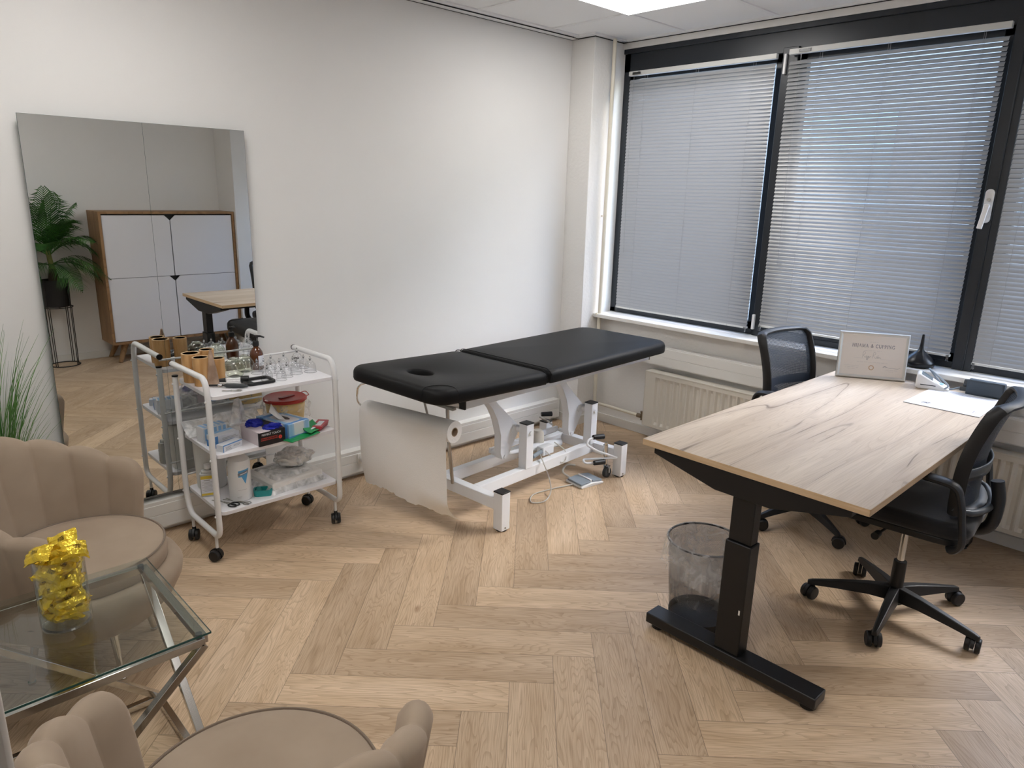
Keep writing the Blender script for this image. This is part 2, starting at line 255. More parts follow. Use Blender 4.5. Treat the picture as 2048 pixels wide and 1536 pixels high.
# ------------------------------------------------------------ mesh helpers
class MB:
    def __init__(s): s.v = []; s.f = []; s.uv = None
    def add(s, vs, fs):
        o = len(s.v); s.v += [tuple(p) for p in vs]; s.f += [tuple(o+i for i in f) for f in fs]; return s
    def box(s, x0, y0, z0, x1, y1, z1):
        return s.add([(x0,y0,z0),(x1,y0,z0),(x1,y1,z0),(x0,y1,z0),(x0,y0,z1),(x1,y0,z1),(x1,y1,z1),(x0,y1,z1)],
                     [(0,3,2,1),(4,5,6,7),(0,1,5,4),(1,2,6,5),(2,3,7,6),(3,0,4,7)])
    def bar(s, p0, p1, w, h, up=(0,0,1)):
        p0 = Vector(p0); p1 = Vector(p1); d = (p1-p0).normalized(); u = Vector(up)
        if abs(d.dot(u)) > 0.98: u = Vector((1,0,0))
        a = d.cross(u).normalized(); b = a.cross(d).normalized(); vs = []
        for p in (p0, p1):
            for sx, sy in ((-1,-1),(1,-1),(1,1),(-1,1)): vs.append(p + a*sx*w/2 + b*sy*h/2)
        return s.add(vs, [(0,3,2,1),(4,5,6,7),(0,1,5,4),(1,2,6,5),(2,3,7,6),(3,0,4,7)])
    def cyl(s, p0, p1, r0, r1=None, n=20):
        if r1 is None: r1 = r0
        p0 = Vector(p0); p1 = Vector(p1); d = (p1-p0).normalized(); u = Vector((0,0,1)) if abs(d.z) < 0.9 else Vector((1,0,0))
        a = d.cross(u).normalized(); b = d.cross(a).normalized(); vs = []
        for p, r in ((p0, r0), (p1, r1)):
            for i in range(n): t = 2*pi*i/n; vs.append(p + a*cos(t)*r + b*sin(t)*r)
        return s.add(vs, [tuple(range(n))[::-1], tuple(range(n, 2*n))] + [(i, (i+1)%n, n+(i+1)%n, n+i) for i in range(n)])
    def tube(s, pts, r, n=10, closed=False):
        P = [Vector(p) for p in pts]; N = len(P); rs = r if isinstance(r, (list, tuple)) else [r]*N
        up = None; vs = []
        for i in range(N):
            if closed: d = (P[(i+1)%N]-P[i-1]).normalized()
            else: d = (P[min(i+1, N-1)]-P[max(i-1, 0)]).normalized()
            if up is None:
                up = Vector((0,0,1)) if abs(d.z) < 0.9 else Vector((1,0,0))
            a = d.cross(up).normalized(); b = a.cross(d).normalized(); up = b
            for k in range(n): t = 2*pi*k/n; vs.append(P[i] + a*cos(t)*rs[i] + b*sin(t)*rs[i])
        fs = []
        for i in range(N if closed else N-1):
            j = (i+1) % N
            for k in range(n): fs.append((i*n+k, i*n+(k+1)%n, j*n+(k+1)%n, j*n+k))
        if not closed: fs += [tuple(range(n))[::-1], tuple((N-1)*n+k for k in range(n))]
        return s.add(vs, fs)
    def lathe(s, prof, c=(0,0,0), n=32, cap=True, axis=None):
        vs = []; m = len(prof); c = Vector(c)
        for i in range(n):
            t = 2*pi*i/n
            for r, z in prof:
                p = Vector((r*cos(t), r*sin(t), z))
                if axis is not None: p = axis @ p
                vs.append(c + p)
        fs = [(i*m+k, ((i+1)%n)*m+k, ((i+1)%n)*m+k+1, i*m+k+1) for i in range(n) for k in range(m-1)]
        if cap:
            if prof[0][0] > 1e-5: fs.append(tuple(i*m for i in range(n))[::-1])
            if prof[-1][0] > 1e-5: fs.append(tuple(i*m+m-1 for i in range(n)))
        return s.add(vs, fs)
    def prism(s, poly, f0, f1):           # poly 2-d, f0/f1 map (a,b) -> 3-d for the two ends
        n = len(poly); vs = [f0(*p) for p in poly] + [f1(*p) for p in poly]
        return s.add(vs, [tuple(range(n))[::-1], tuple(range(n, 2*n))] + [(i, (i+1)%n, n+(i+1)%n, n+i) for i in range(n)])
    def plate(s, poly, z0, z1): return s.prism(poly, lambda a, b: (a, b, z0), lambda a, b: (a, b, z1))
    def ell(s, c, r, n=16, m=10):
        prof = [(max(sin(pi*k/m), 0), -cos(pi*k/m)) for k in range(m+1)]; o = len(s.v)
        s.lathe(prof, (0,0,0), n, cap=False)
        for i in range(o, len(s.v)): x, y, z = s.v[i]; s.v[i] = (c[0]+x*r[0], c[1]+y*r[1], c[2]+z*r[2])
        return s
    def xf(s, mtx):
        s.v = [tuple(mtx @ Vector(p)) for p in s.v]; return s
    def grid(s, fn, nu, nv, closeu=False):
        vs = [fn(i/(nu), j/(nv)) for i in range(nu+(0 if closeu else 1)) for j in range(nv+1)]
        w = nv+1; N = nu if closeu else nu+1
        return s.add(vs, [(i*w+j, ((i+1)%N)*w+j, ((i+1)%N)*w+j+1, i*w+j+1) for i in range(nu) for j in range(nv)])
    def mk(s, name, m, parent=None, bevel=0.0, smooth=True, ang=38, seg=2, solid=0.0, sub=0, merge=True):
        me = bpy.data.meshes.new(name); bm = bmesh.new(); V = [bm.verts.new(p) for p in s.v]
        for f in s.f:
            try: bm.faces.new([V[i] for i in f])
            except ValueError: pass
        if merge: bmesh.ops.remove_doubles(bm, verts=bm.verts, dist=1e-6)
        bmesh.ops.recalc_face_normals(bm, faces=bm.faces)
        if s.uv:
            uvl = bm.loops.layers.uv.new('UVMap')
            for f in bm.faces:
                for lp in f.loops: lp[uvl].uv = s.uv(lp.vert.co)
        bm.to_mesh(me); bm.free()
        o = bpy.data.objects.new(name, me); COL.objects.link(o)
        me.materials.append(M[m] if isinstance(m, str) else m)
        if smooth:
            me.polygons.foreach_set('use_smooth', [True]*len(me.polygons)); me.set_sharp_from_angle(angle=rad(ang))
        if bevel:
            b = o.modifiers.new('bevel', 'BEVEL'); b.width = bevel; b.segments = seg; b.limit_method = 'ANGLE'; b.angle_limit = rad(40); b.harden_normals = False
        if solid:
            b = o.modifiers.new('solid', 'SOLIDIFY'); b.thickness = solid; b.offset = 0
        if sub:
            b = o.modifiers.new('sub', 'SUBSURF'); b.levels = sub; b.render_levels = sub
        if parent is not None: o.parent = parent
        return o
def fillet(pts, r, n=6, closed=False):
    P = [Vector(p) for p in pts]; out = []; N = len(P)
    for i in range(N):
        if not closed and i in (0, N-1): out.append(P[i]); continue
        a, b, c = P[i-1], P[i], P[(i+1)%N]; d1 = (a-b); d2 = (c-b); rr = min(r, d1.length*0.48, d2.length*0.48)
        p0 = b + d1.normalized()*rr; p1 = b + d2.normalized()*rr
        for k in range(n+1): t = k/n; out.append((1-t)**2*p0 + 2*t*(1-t)*b + t*t*p1)
    return out
def spline(pts, n=8):
    P = [Vector(p) for p in pts]; Q = [P[0]*2-P[1]] + P + [P[-1]*2-P[-2]]; out = []
    for i in range(1, len(Q)-2):
        for k in range(n):
            t = k/n; a, b, c, d = Q[i-1], Q[i], Q[i+1], Q[i+2]
            out.append(0.5*((2*b) + (c-a)*t + (2*a-5*b+4*c-d)*t*t + (3*b-a-3*c+d)*t**3))
    out.append(P[-1]); return out
def rrect(x0, y0, x1, y1, r, n=6):
    out = []
    for cx, cy, a in ((x1-r, y0+r, -90), (x1-r, y1-r, 0), (x0+r, y1-r, 90), (x0+r, y0+r, 180)):
        for k in range(n+1): t = rad(a + 90*k/n); out.append((cx+r*cos(t), cy+r*sin(t)))
    return out
def thing(name, label, cat, loc=(0,0,0), rot=0.0, group=None):
    o = bpy.data.objects.new(name, None); COL.objects.link(o); o.empty_display_size = 0.05
    o.location = loc; o.rotation_euler = (0, 0, rot); return tag(o, label, cat, group)
def tag(o, label, cat, group=None, kind=None):
    o['label'] = label; o['category'] = cat
    if group: o['group'] = group
    if kind: o['kind'] = kind
    return o
def struct(o): o['kind'] = 'structure'; return o
def copy_tree(o, parent=None):
    c = o.copy(); COL.objects.link(c)
    if parent is not None: c.parent = parent
    for ch in [x for x in bpy.data.objects if x.parent == o]: copy_tree(ch, c)
    return c
def text(name, body, size, m, parent, loc, rot, ext=0.0002, align='CENTER', sx=1.0, spacing=1.0):
    cu = bpy.data.curves.new(name, 'FONT'); cu.body = body; cu.size = size; cu.extrude = ext; cu.align_x = align; cu.align_y = 'CENTER'; cu.space_character = spacing
    cu.materials.append(M[m]); tmp = bpy.data.objects.new('tmp', cu); COL.objects.link(tmp); me = bpy.data.meshes.new_from_object(tmp); bpy.data.objects.remove(tmp)
    me.name = name; o = bpy.data.objects.new(name, me); COL.objects.link(o); o.parent = parent; o.location = loc; o.rotation_euler = rot; o.scale = (sx, 1, 1); return o

# ============================================================ ROOM
NY, EX, SY, WX, CZ = 3.40, 4.05, -0.74, 0.03, 2.577     # mirror wall, window plane, rear wall, door wall, ceiling
# floor: herringbone planks 0.75 x 0.15 m laid at 45 degrees
def build_floor():
    rnd = random.Random(7); Wd, Ln = 0.15, 0.75
    ox, oy = 0.812, 1.903
    e1 = Vector((cos(rad(-45)), sin(rad(-45)))); e2 = Vector((cos(rad(45)), sin(rad(45))))
    bm = bmesh.new(); uvl = bm.loops.layers.uv.new('UVMap'); uve = bm.loops.layers.uv.new('edge'); tn = bm.faces.layers.float.new('tone')
    for n in range(-30, 31):
        for k in range(-5, 6):
            for kind in (0, 1):
                a0, b0 = (n, n+10*k) if kind == 0 else (n, n+1+10*k)
                da, db = (5, 1) if kind == 0 else (1, 5)
                cs = [(a0, b0), (a0+da, b0), (a0+da, b0+db), (a0, b0+db)]
                pts = [Vector((ox, oy)) + (e1*a + e2*b)*Wd for a, b in cs]
                if max(p.x for p in pts) < -0.4 or min(p.x for p in pts) > 4.2 or max(p.y for p in pts) < -0.8 or min(p.y for p in pts) > 3.6: continue
                f = bm.faces.new([bm.verts.new((p.x, p.y, 0)) for p in pts]); f[tn] = rnd.random()
                du, dv = rnd.uniform(0, 60), rnd.uniform(0, 60)
                E = [(0, 0), (Ln, 0), (Ln, Wd), (0, Wd)] if kind == 0 else [(0, 0), (0, Wd), (Ln, Wd), (Ln, 0)]
                for lp, (u, v) in zip(f.loops, E): lp[uvl].uv = (u+du, v+dv); lp[uve].uv = (u, v)
    for co, no in (((-0.35,0,0),(-1,0,0)), ((4.10,0,0),(1,0,0)), ((0,-0.81,0),(0,-1,0)), ((0,3.45,0),(0,1,0))):
        bmesh.ops.bisect_plane(bm, geom=bm.verts[:]+bm.edges[:]+bm.faces[:], plane_co=co, plane_no=no, clear_outer=True)
    me = bpy.data.meshes.new('floor'); bm.to_mesh(me); bm.free(); o = bpy.data.objects.new('floor', me); COL.objects.link(o); me.materials.append(M['floorwood'])
    for p in me.polygons:
        pass
    return o
struct(build_floor())
struct(MB().box(-0.35, NY, 0, 4.30, NY+0.12, 2.75).mk('wall_north', 'wall'))
struct(MB().box(-0.35, SY-0.12, 0, 4.30, SY, 2.75).mk('wall_south', 'wall'))
struct(MB().box(2.97, SY, 0, EX, -0.34, 2.75).mk('wall_south_recess', 'wall'))
w = MB().box(WX-0.12, 0.42, 0, WX, NY, 2.75).box(WX-0.12, SY, 0, WX, -0.45, 2.75).box(WX-0.12, -0.45, 2.08, WX, 0.42, 2.75); struct(w.mk('wall_west', 'wall'))
dj = MB().box(WX-0.135, 0.395, 0, WX-0.0015, 0.42, 2.08).box(WX-0.135, -0.45, 0, WX-0.0015, -0.425, 2.08).box(WX-0.135, -0.45, 2.055, WX-0.0015, 0.42, 2.08); struct(dj.mk('door_1', 'doorframe', bevel=0.003))
# corridor side behind the open doorway keeps daylight out
struct(MB().box(-1.35, -1.1, 0, -1.25, 1.1, 2.75).box(-1.3, 1.0, 0, -0.09, 1.1, 2.75).box(-1.3, -1.1, 0, -0.09, -1.0, 2.75).mk('wall_corridor', 'wall'))
struct(MB().box(-1.3, -1.1, -0.05, -0.35, 1.1, 0.0).mk('floor_corridor', 'doorframe'))
struct(MB().box(-1.35, -1.1, 2.60, -0.09, 1.1, 2.70).mk('ceiling_corridor', 'ceiling'))
# window wall: parapet, pier, lintel
struct(MB().box(3.95, SY, 0, 4.30, 3.205, 0.772).box(4.03, SY, 2.537, 4.30, 3.205, 2.75).mk('wall_east', 'rough_wall'))
struct(MB().box(3.737, 3.205, 0, 4.30, NY, 2.75).mk('wall_pier', 'rough_wall', bevel=0.004))
# ceiling with recessed tile field and grid bars
cl = MB().box(-0.35, SY-0.1, CZ+0.010, 4.30, NY+0.1, CZ+0.06)
struct(cl.mk('ceiling', 'ceiling'))
gr = MB(); gx = [3.45-0.6*k for k in range(-1, 7)]; gy = [2.73-0.6*k for k in range(-1, 6)]
for x in gx: gr.box(x-0.012, SY, CZ+0.004, x+0.012, NY-0.10, CZ+0.0105)
for y in gy: gr.box(WX, y-0.012, CZ+0.0035, 4.03, y+0.012, CZ+0.010)
gr.box(WX, NY-0.10, CZ+0.002, 3.737, NY-0.06, CZ+0.0102); gr.box(WX, NY-0.052, CZ-0.004, 3.737, NY-0.004, CZ+0.0102)
gr.box(3.69, 3.165, CZ, 3.7345, NY-0.005, CZ+0.0102).box(3.7345, 3.165, CZ, 4.03, 3.2025, CZ+0.0102).box(4.0, SY, CZ, 4.024, 3.2, CZ+0.010).box(WX, SY+0.004, CZ, 2.96, SY+0.03, CZ+0.01)
struct(gr.mk('trim_1', 'grid'))
struct(MB().box(3.7345, 3.20, CZ-0.006, 3.7368, NY, CZ+0.001).box(3.7345, 3.2025, CZ-0.006, 4.03, 3.2048, CZ+0.001).box(4.0275, SY, CZ-0.004, 4.0298, 3.2, CZ+0.001).box(WX, NY-0.0025, CZ-0.006, 3.737, NY-0.0002, CZ-0.003).box(WX, NY-0.0555, CZ-0.0035, 3.737, NY-0.053, CZ+0.0025).mk('painted_shadow_gap', 'black', smooth=False))  # black strips painted in for the shadow gaps along the ceiling edge
def panel(x, y, lab, m='panel'):
    t = thing('ceiling_light', lab, 'ceiling light', (x, y, CZ))
    MB().box(-0.29, -0.29, -0.002, 0.29, 0.29, 0.006).mk('diffuser', m, t, smooth=False)
    MB().box(-0.30, -0.30, -0.004, 0.30, -0.285, 0.008).box(-0.30, 0.285, -0.004, 0.30, 0.30, 0.008).box(-0.30, -0.285, -0.004, -0.285, 0.285, 0.008).box(0.285, -0.285, -0.004, 0.30, 0.285, 0.008).mk('frame', 'grid', t)
panel(3.15, 2.43, 'bright white square LED panel in the ceiling near the window and massage table')
panel(0.75, 2.43, 'white square LED panel in the ceiling above the velvet armchairs', 'panel_dim')
panel(0.75, 0.63, 'white square LED panel in the ceiling close to the doorway')
# wall trunking along the mirror wall, baseboards
struct(MB().box(WX, NY-0.014, 0, 3.737, NY, 0.065).mk('baseboard_north', 'trunk', bevel=0.002))
struct(MB().box(WX, SY, 0, 2.97, SY+0.014, 0.065).box(2.956, SY, 0, 2.97, -0.34, 0.065).mk('baseboard_south', 'trunk', bevel=0.002))
struct(MB().box(3.723, 3.191, 0, 3.737, NY, 0.062).box(3.723, 3.191, 0, 3.95, 3.205, 0.062).mk('baseboard_pier', 'trunk', bevel=0.002))
struct(MB().box(3.936, -0.34, 0, 3.95, 3.191, 0.062).mk('baseboard_east', 'trunk', bevel=0.002))
tr = MB().box(WX, NY-0.058, 0.030, 3.70, NY, 0.168)
tr.box(WX, NY-0.061, 0.036, 3.70, NY-0.057, 0.098).box(WX, NY-0.061, 0.101, 3.70, NY-0.057, 0.150)
struct(tr.mk('trim_2', 'trunk', bevel=0.0015))
tr = MB().box(3.895, SY, 0.520, 3.95, 2.98, 0.650).box(3.892, SY, 0.525, 3.897, 2.98, 0.580).box(3.892, SY, 0.583, 3.897, 2.98, 0.640)
struct(tr.mk('trim_3', 'trunk', bevel=0.0015))
# window sill
struct(MB().box(3.86, -0.34, 0.775, 4.06, 3.205, 0.801).mk('window_sill', 'sill', bevel=0.004))
# window frame (one dark frame, three bays) and glass
wf = MB()
wf.box(4.035, SY, 2.507, 4.09, 3.205, 2.537).box(4.05, SY, 2.395, 4.11, 3.205, 2.51).box(4.05, SY, 0.801, 4.11, 3.205, 0.835)
wf.box(4.05, 3.155, 0.801, 4.11, 3.205, 2.51)
wf.box(4.03, 1.995, 0.801, 4.12, 2.085, 2.42).box(4.03, 0.905, 0.801, 4.12, 0.99, 2.42).box(4.025, 0.936, 0.801, 4.04, 0.944, 2.42)
wf.box(4.05, SY, 0.801, 4.12, -0.30, 2.42)
W1 = wf.mk('window_1', 'frame', bevel=0.003); struct(W1)
for i, (a, b) in enumerate(((2.085, 3.155), (0.99, 1.995), (-0.30, 0.905))):
    f = MB().box(4.055, a, 0.835, 4.10, a+0.045, 2.395).box(4.055, b-0.045, 0.835, 4.10, b, 2.395).box(4.055, a, 0.835, 4.10, b, 0.88).box(4.055, a, 2.35, 4.10, b, 2.395).mk('sash', 'frame', W1, bevel=0.002)
    MB().box(4.076, a+0.04, 0.875, 4.080, b-0.04, 2.355).mk('pane', 'pane', f, smooth=False)
# handles and stays on the mullions
t = bpy.data.objects.new('window_handle', None); COL.objects.link(t); t.parent = W1; t.location = (4.03, 0.963, 1.60)
MB().prism(rrect(-0.019, -0.078, 0.019, 0.078, 0.018), lambda a, b: (0, a, b), lambda a, b: (-0.012, a, b)).mk('rosette', 'white_plastic', t, bevel=0.002)
MB().bar((-0.028, 0.0, 0.0), (-0.036, 0.012, -0.105), 0.022, 0.014, up=(1,0,0)).cyl((-0.008,0,0.0),(-0.034,0,0.0),0.012).mk('lever', 'white_plastic', t, bevel=0.003)
MB().cyl((-0.012,0,0.03),(-0.022,0,0.03),0.007).mk('lock', 'steel', t)
MB().box(4.012, 2.055, 2.28, 4.03, 2.068, 2.385).mk('catch', 'white_plastic', W1, bevel=0.002)
MB().box(4.012, 2.068, 0.84, 4.03, 2.084, 0.93).mk('catch', 'white_plastic', W1, bevel=0.002)

# ------------------------------------------------------------ venetian blinds
def blind(y0, y1, ztop, zbot, label, tilt, cords, seed, wand_y):
    rnd = random.Random(seed); X = 4.0; t = thing('venetian_blind', label, 'blind', (X, (y0+y1)/2, zbot)); L = (y1-y0)/2; H = ztop-zbot
    MB().box(-0.014, -L, H-0.002, 0.014, L, H+0.026).mk('headrail', 'railgrey', t, bevel=0.002)
    mb = MB(); n = int((H-0.03)/0.0212); hw = 0.0125
    for i in range(n):
        z = 0.022 + i*0.0212; a = rad(tilt + rnd.uniform(-1.2, 1.2)); y_sag = rnd.uniform(-0.0006, 0.0006); vs = []
        # seven-point curved cross-section: outer edge high, room edge low
        for yy in (-L+0.004, L-0.004):
            for k in range(5):
                u = -1 + k*0.5; cr = 0.0022*(1-u*u)
                vs.append((u*hw*-cos(a) - cr*sin(a), yy, z + y_sag - u*hw*sin(a) + cr*cos(a)))
        mb.add(vs, [(k, k+1, 5+k+1, 5+k) for k in range(4)])
    # orientation: u=-1 -> +x (outside) and +z (high); u=+1 -> -x (room) and low
    mb.mk('slats', 'slat', t, ang=80, merge=False)
    MB().box(-0.011, -L+0.002, 0.0, 0.011, L-0.002, 0.011).mk('bottom_rail', 'railgrey', t, bevel=0.002)
    for f in cords:
        y = -L + f*2*L
        MB().box(-0.0145, y-0.0006, 0.0, -0.0139, y+0.0006, H).box(0.0125, y-0.0009, 0.0, 0.0135, y+0.0009, H).mk('ladder_cord', 'cord', t, smooth=False)
    if wand_y:
        MB().tube([(-0.017, -L+wand_y*2*L, H), (-0.022, -L+wand_y*2*L, H-0.5), (-0.020, -L+wand_y*2*L-0.008, H-1.10)], 0.0022, 6).mk('wand', 'clear', t)
        MB().box(-0.019, -L+wand_y*2*L-0.05, H+0.004, -0.014, -L+wand_y*2*L+0.012, H+0.018).mk('clip', 'clear', t)
        MB().cyl((-0.020, -L+wand_y*2*L-0.008, H-1.10), (-0.020, -L+wand_y*2*L-0.008, H-1.13), 0.005).mk('cord_weight', 'clear', t)
    for s_ in (-1, 1): MB().box(-0.016, s_*(L-0.012)-0.006, -0.022, -0.010, s_*(L-0.012)+0.006, 0.010).mk('end_clip', 'clear', t)
    return t
blind(2.100, 3.117, 2.362, 0.842, 'narrow closed grey venetian blind on the left window beside the pier', 69, (0.13, 0.5, 0.87), 3, 0.955)
blind(0.994, 2.028, 2.374, 0.866, 'wide closed grey venetian blind in the middle window behind the desk', 54, (0.10, 0.5, 0.83), 5, 0.93)
blind(-0.225, 0.900, 2.374, 0.846, 'grey venetian blind cut off by the right edge of the photo', 54, (0.16, 0.5, 0.93), 9, 0)
# outside: ground and an added facade that keeps bright sky out of the slat gaps
tag(MB().box(4.6, -14, -3.2, 30, 18, -3.0).mk('ground_outside', 'concrete'), 'paved ground outside the windows', 'ground', kind='structure')

t = thing('added_building', 'grey building block added outside to darken the gaps between the blind slats', 'building', (13, 2, -3.0))
MB().box(0, -12, 0, 6, 14, 11).mk('facade', 'brick', t)
for k in range(7):
    for f in range(3): MB().box(-0.03, -11+3.4*k, 1.2+3.2*f, 0.0, -8.9+3.4*k, 2.9+3.2*f).mk('window', 'screen', t)

# ------------------------------------------------------------ heating pipe and radiators
t = thing('heating_pipe', 'thin cream heating pipe running up the corner pier beside the window', 'pipe', (3.885, 3.165, 0))
MB().tube([(0,0,0.12),(0,0,2.575)], 0.013, 12).mk('riser', 'pipe', t)
for z in (1.47, 0.80): MB().box(-0.03, 0.0, z-0.006, 0.008, 0.012, z+0.006).cyl((0,0,z-0.008),(0,0,z+0.008),0.014).mk('clamp', 'pipe', t)
def radiator(y0, y1, label):
    t = thing('radiator', label, 'radiator', (3.85, y0, 0.10)); L = y1-y0; H = 0.38
    mb = MB(); pitch = 0.050; n = int((L-0.04)/pitch); prof = []
    # corrugated front: trapezoid flutes
    ys = []; 
    for i in range(n):
        b = 0.02 + i*pitch; ys += [(b, 0.0), (b+0.012, 0.010), (b+0.030, 0.010), (b+0.042, 0.0)]
    ys = [(0, 0)] + ys + [(L, 0)]
    m = len(ys); vs = []
    for z, k in ((0.0, 0.0), (0.022, 0.0), (0.040, 1.0), (H-0.05, 1.0), (H-0.03, 0.0), (H-0.004, 0.0)):
        for y, d in ys: vs.append((0.0 + 0.010 - (0.010-d)*1.0*k - 0.010*(1-k) if k else 0.0, y, z))
    fs = [(r*m+i, r*m+i+1, (r+1)*m+i+1, (r+1)*m+i) for r in range(5) for i in range(m-1)]
    mb.add(vs, fs); mb.mk('front_panel', 'cream', t, ang=25)
    MB().box(0.0105, 0, 0.0, 0.016, L, H-0.004).mk('back_panel', 'cream', t)
    MB().box(-0.002, -0.002, H-0.004, 0.075, L+0.002, H+0.004).box(-0.002, -0.003, 0.0, 0.075, 0.001, H).box(-0.002, L-0.001, 0, 0.075, L+0.003, H).mk('cover', 'cream', t, bevel=0.002)
    return t
radiator(1.62, 2.71, 'cream panel radiator left under the sill, between massage table and desk')
radiator(0.05, 1.50, 'long cream panel radiator under the sill behind the front office chair')
t = thing('radiator_pipe', 'cream heating pipe with dull brass valve feeding the left radiator', 'pipe', (3.90, 3.0, 0.15))
MB().tube(fillet([(-0.02, 0.16, 0.0), (-0.02, 0.02, 0.0), (0.0, -0.04, -0.008), (0.0, -0.22, -0.010)], 0.04), 0.011, 10).mk('pipe_run', 'pipe', t)
MB().cyl((0,-0.21,-0.010),(0,-0.245,-0.010),0.015).cyl((0,-0.245,-0.010),(0,-0.275,-0.010),0.010).cyl((0,-0.25,-0.035),(0,-0.25,0.022),0.011).cyl((0,-0.25,0.018),(0,-0.25,0.026),0.014).mk('valve', 'brass', t)

# ------------------------------------------------------------ sockets on the trunking
def socket(x, label, plug):
    t = thing('wall_socket', label, 'socket', (x, NY-0.061, 0.118), group='sockets on the white trunking')
    MB().prism(rrect(-0.027, -0.034, 0.027, 0.030, 0.004), lambda a, b: (a, 0, b), lambda a, b: (a, -0.006, b)).mk('cover_plate', 'trunk', t, bevel=0.001)
    MB().lathe([(0.0215, 0.0), (0.0215, 0.004), (0.018, 0.004), (0.0175, -0.004), (0, -0.004)], (0, -0.006, 0), 24, axis=Matrix.Rotation(rad(90), 3, 'X')).mk('socket_ring', 'trunk', t)
    for s_ in (-1, 1): MB().cyl((s_*0.009, -0.001, 0), (s_*0.009, -0.0068, 0), 0.0026).mk('hole', 'black', t)
socket(2.033, 'round white wall socket with a plug in it, on the trunking behind the white cart', True)
socket(2.094, 'round white wall socket without a plug beside the paper roll', False)
t = thing('power_plug', 'white power plug and cable in the socket beside the paper roll', 'plug', (2.033, NY-0.067, 0.118))
MB().lathe([(0.017, 0.0), (0.018, 0.012), (0.013, 0.030), (0.005, 0.034)], (0,0,0), 20, axis=Matrix.Rotation(rad(90), 3, 'X')).mk('plug_body', 'white_plastic', t)
MB().tube(spline([(0,-0.030,0),(0.002,-0.036,-0.03),(0.0,-0.03,-0.08),(0.03,-0.02,-0.108),(0.14,-0.02,-0.113)]), 0.003, 8).mk('cable', 'greycord', t)

# ============================================================ MIRRORS
MY = 3.355            # the glass stands off the wall on battens, above the trunking
for x0, x1, lab in ((0.603, 1.0425, 'left half of the frameless wall mirror, behind the grass plant'), (1.0435, 1.479, 'right half of the frameless wall mirror, behind the white cart')):
    t = thing('mirror_panel', lab, 'mirror', (x0, MY, 0.197), group='frameless wall mirror')
    MB().box(0, -0.0002, 0, x1-x0, 0.0002, 1.651).mk('glass', 'mirror', t, smooth=False)
    MB().box(-0.0006, 0.0003, -0.0006, x1-x0+0.0006, 0.0055, 1.6516).mk('backing', 'glassedge', t, smooth=False)
    MB().box(0.06, 0.0056, 0.10, x1-x0-0.06, NY-MY, 0.16).box(0.06, 0.0056, 1.45, x1-x0-0.06, NY-MY, 1.51).mk('batten', 'trunk', t)

# ============================================================ DESK
t = thing('desk', 'sit-stand desk with rustic oak top and black T-shaped legs', 'desk', (2.066, 0.641, 0))
MB().box(0, 0, 0.722, 1.775, 0.803, 0.745).mk('desktop', 'deskwood', t, bevel=0.0008)
MB().box(-0.0008, -0.0008, 0.7225, 0.0, 0.8038, 0.7445).box(-0.0008, -0.0008, 0.7225, 1.7758, 0.0, 0.7445).box(-0.0008, 0.803, 0.7225, 1.7758, 0.8038, 0.7445).box(1.775, -0.0008, 0.7225, 1.7758, 0.8038, 0.7445).mk('edge_band', 'edgeoak', t)
for X, in_ in ((0.035, 1), (1.70, -1)):
    foot = MB().box(X-0.040, 0.065, 0.022, X+0.040, 0.725, 0.062).mk('foot', 'blackmetal', t, bevel=0.004)
    for y in (0.10, 0.69): MB().cyl((X, y, 0), (X, y, 0.022), 0.026, 0.022).mk('glide', 'black', foot)
    lg = MB().box(X-0.030, 0.345, 0.062, X+0.034, 0.440, 0.480).mk('leg', 'blackmetal', t, bevel=0.004)
    MB().box(X-0.022, 0.351, 0.48, X+0.028, 0.434, 0.66).mk('upper_column', 'blackmetal', lg, bevel=0.004)
    MB().prism([(0.05, 0.720), (0.05, 0.700), (0.30, 0.640), (0.50, 0.640), (0.755, 0.700), (0.755, 0.720)], lambda a, b: (X-0.03, a, b), lambda a, b: (X+0.035, a, b)).mk('support_arm', 'blackmetal', t, bevel=0.003)
MB().box(0.07, 0.33, 0.655, 1.66, 0.375, 0.715).box(0.07, 0.43, 0.655, 1.66, 0.475, 0.715).mk('crossbar', 'blackmetal', t, bevel=0.003)
MB().box(0.10, 0.045, 0.690, 0.62, 0.11, 0.720).mk('cable_tray', 'blackmetal', t, bevel=0.003)
MB().box(X-1.665-0.0304, 0.356, 0.222, X-1.665-0.0298, 0.362, 0.240).mk('sticker', 'plain', t)

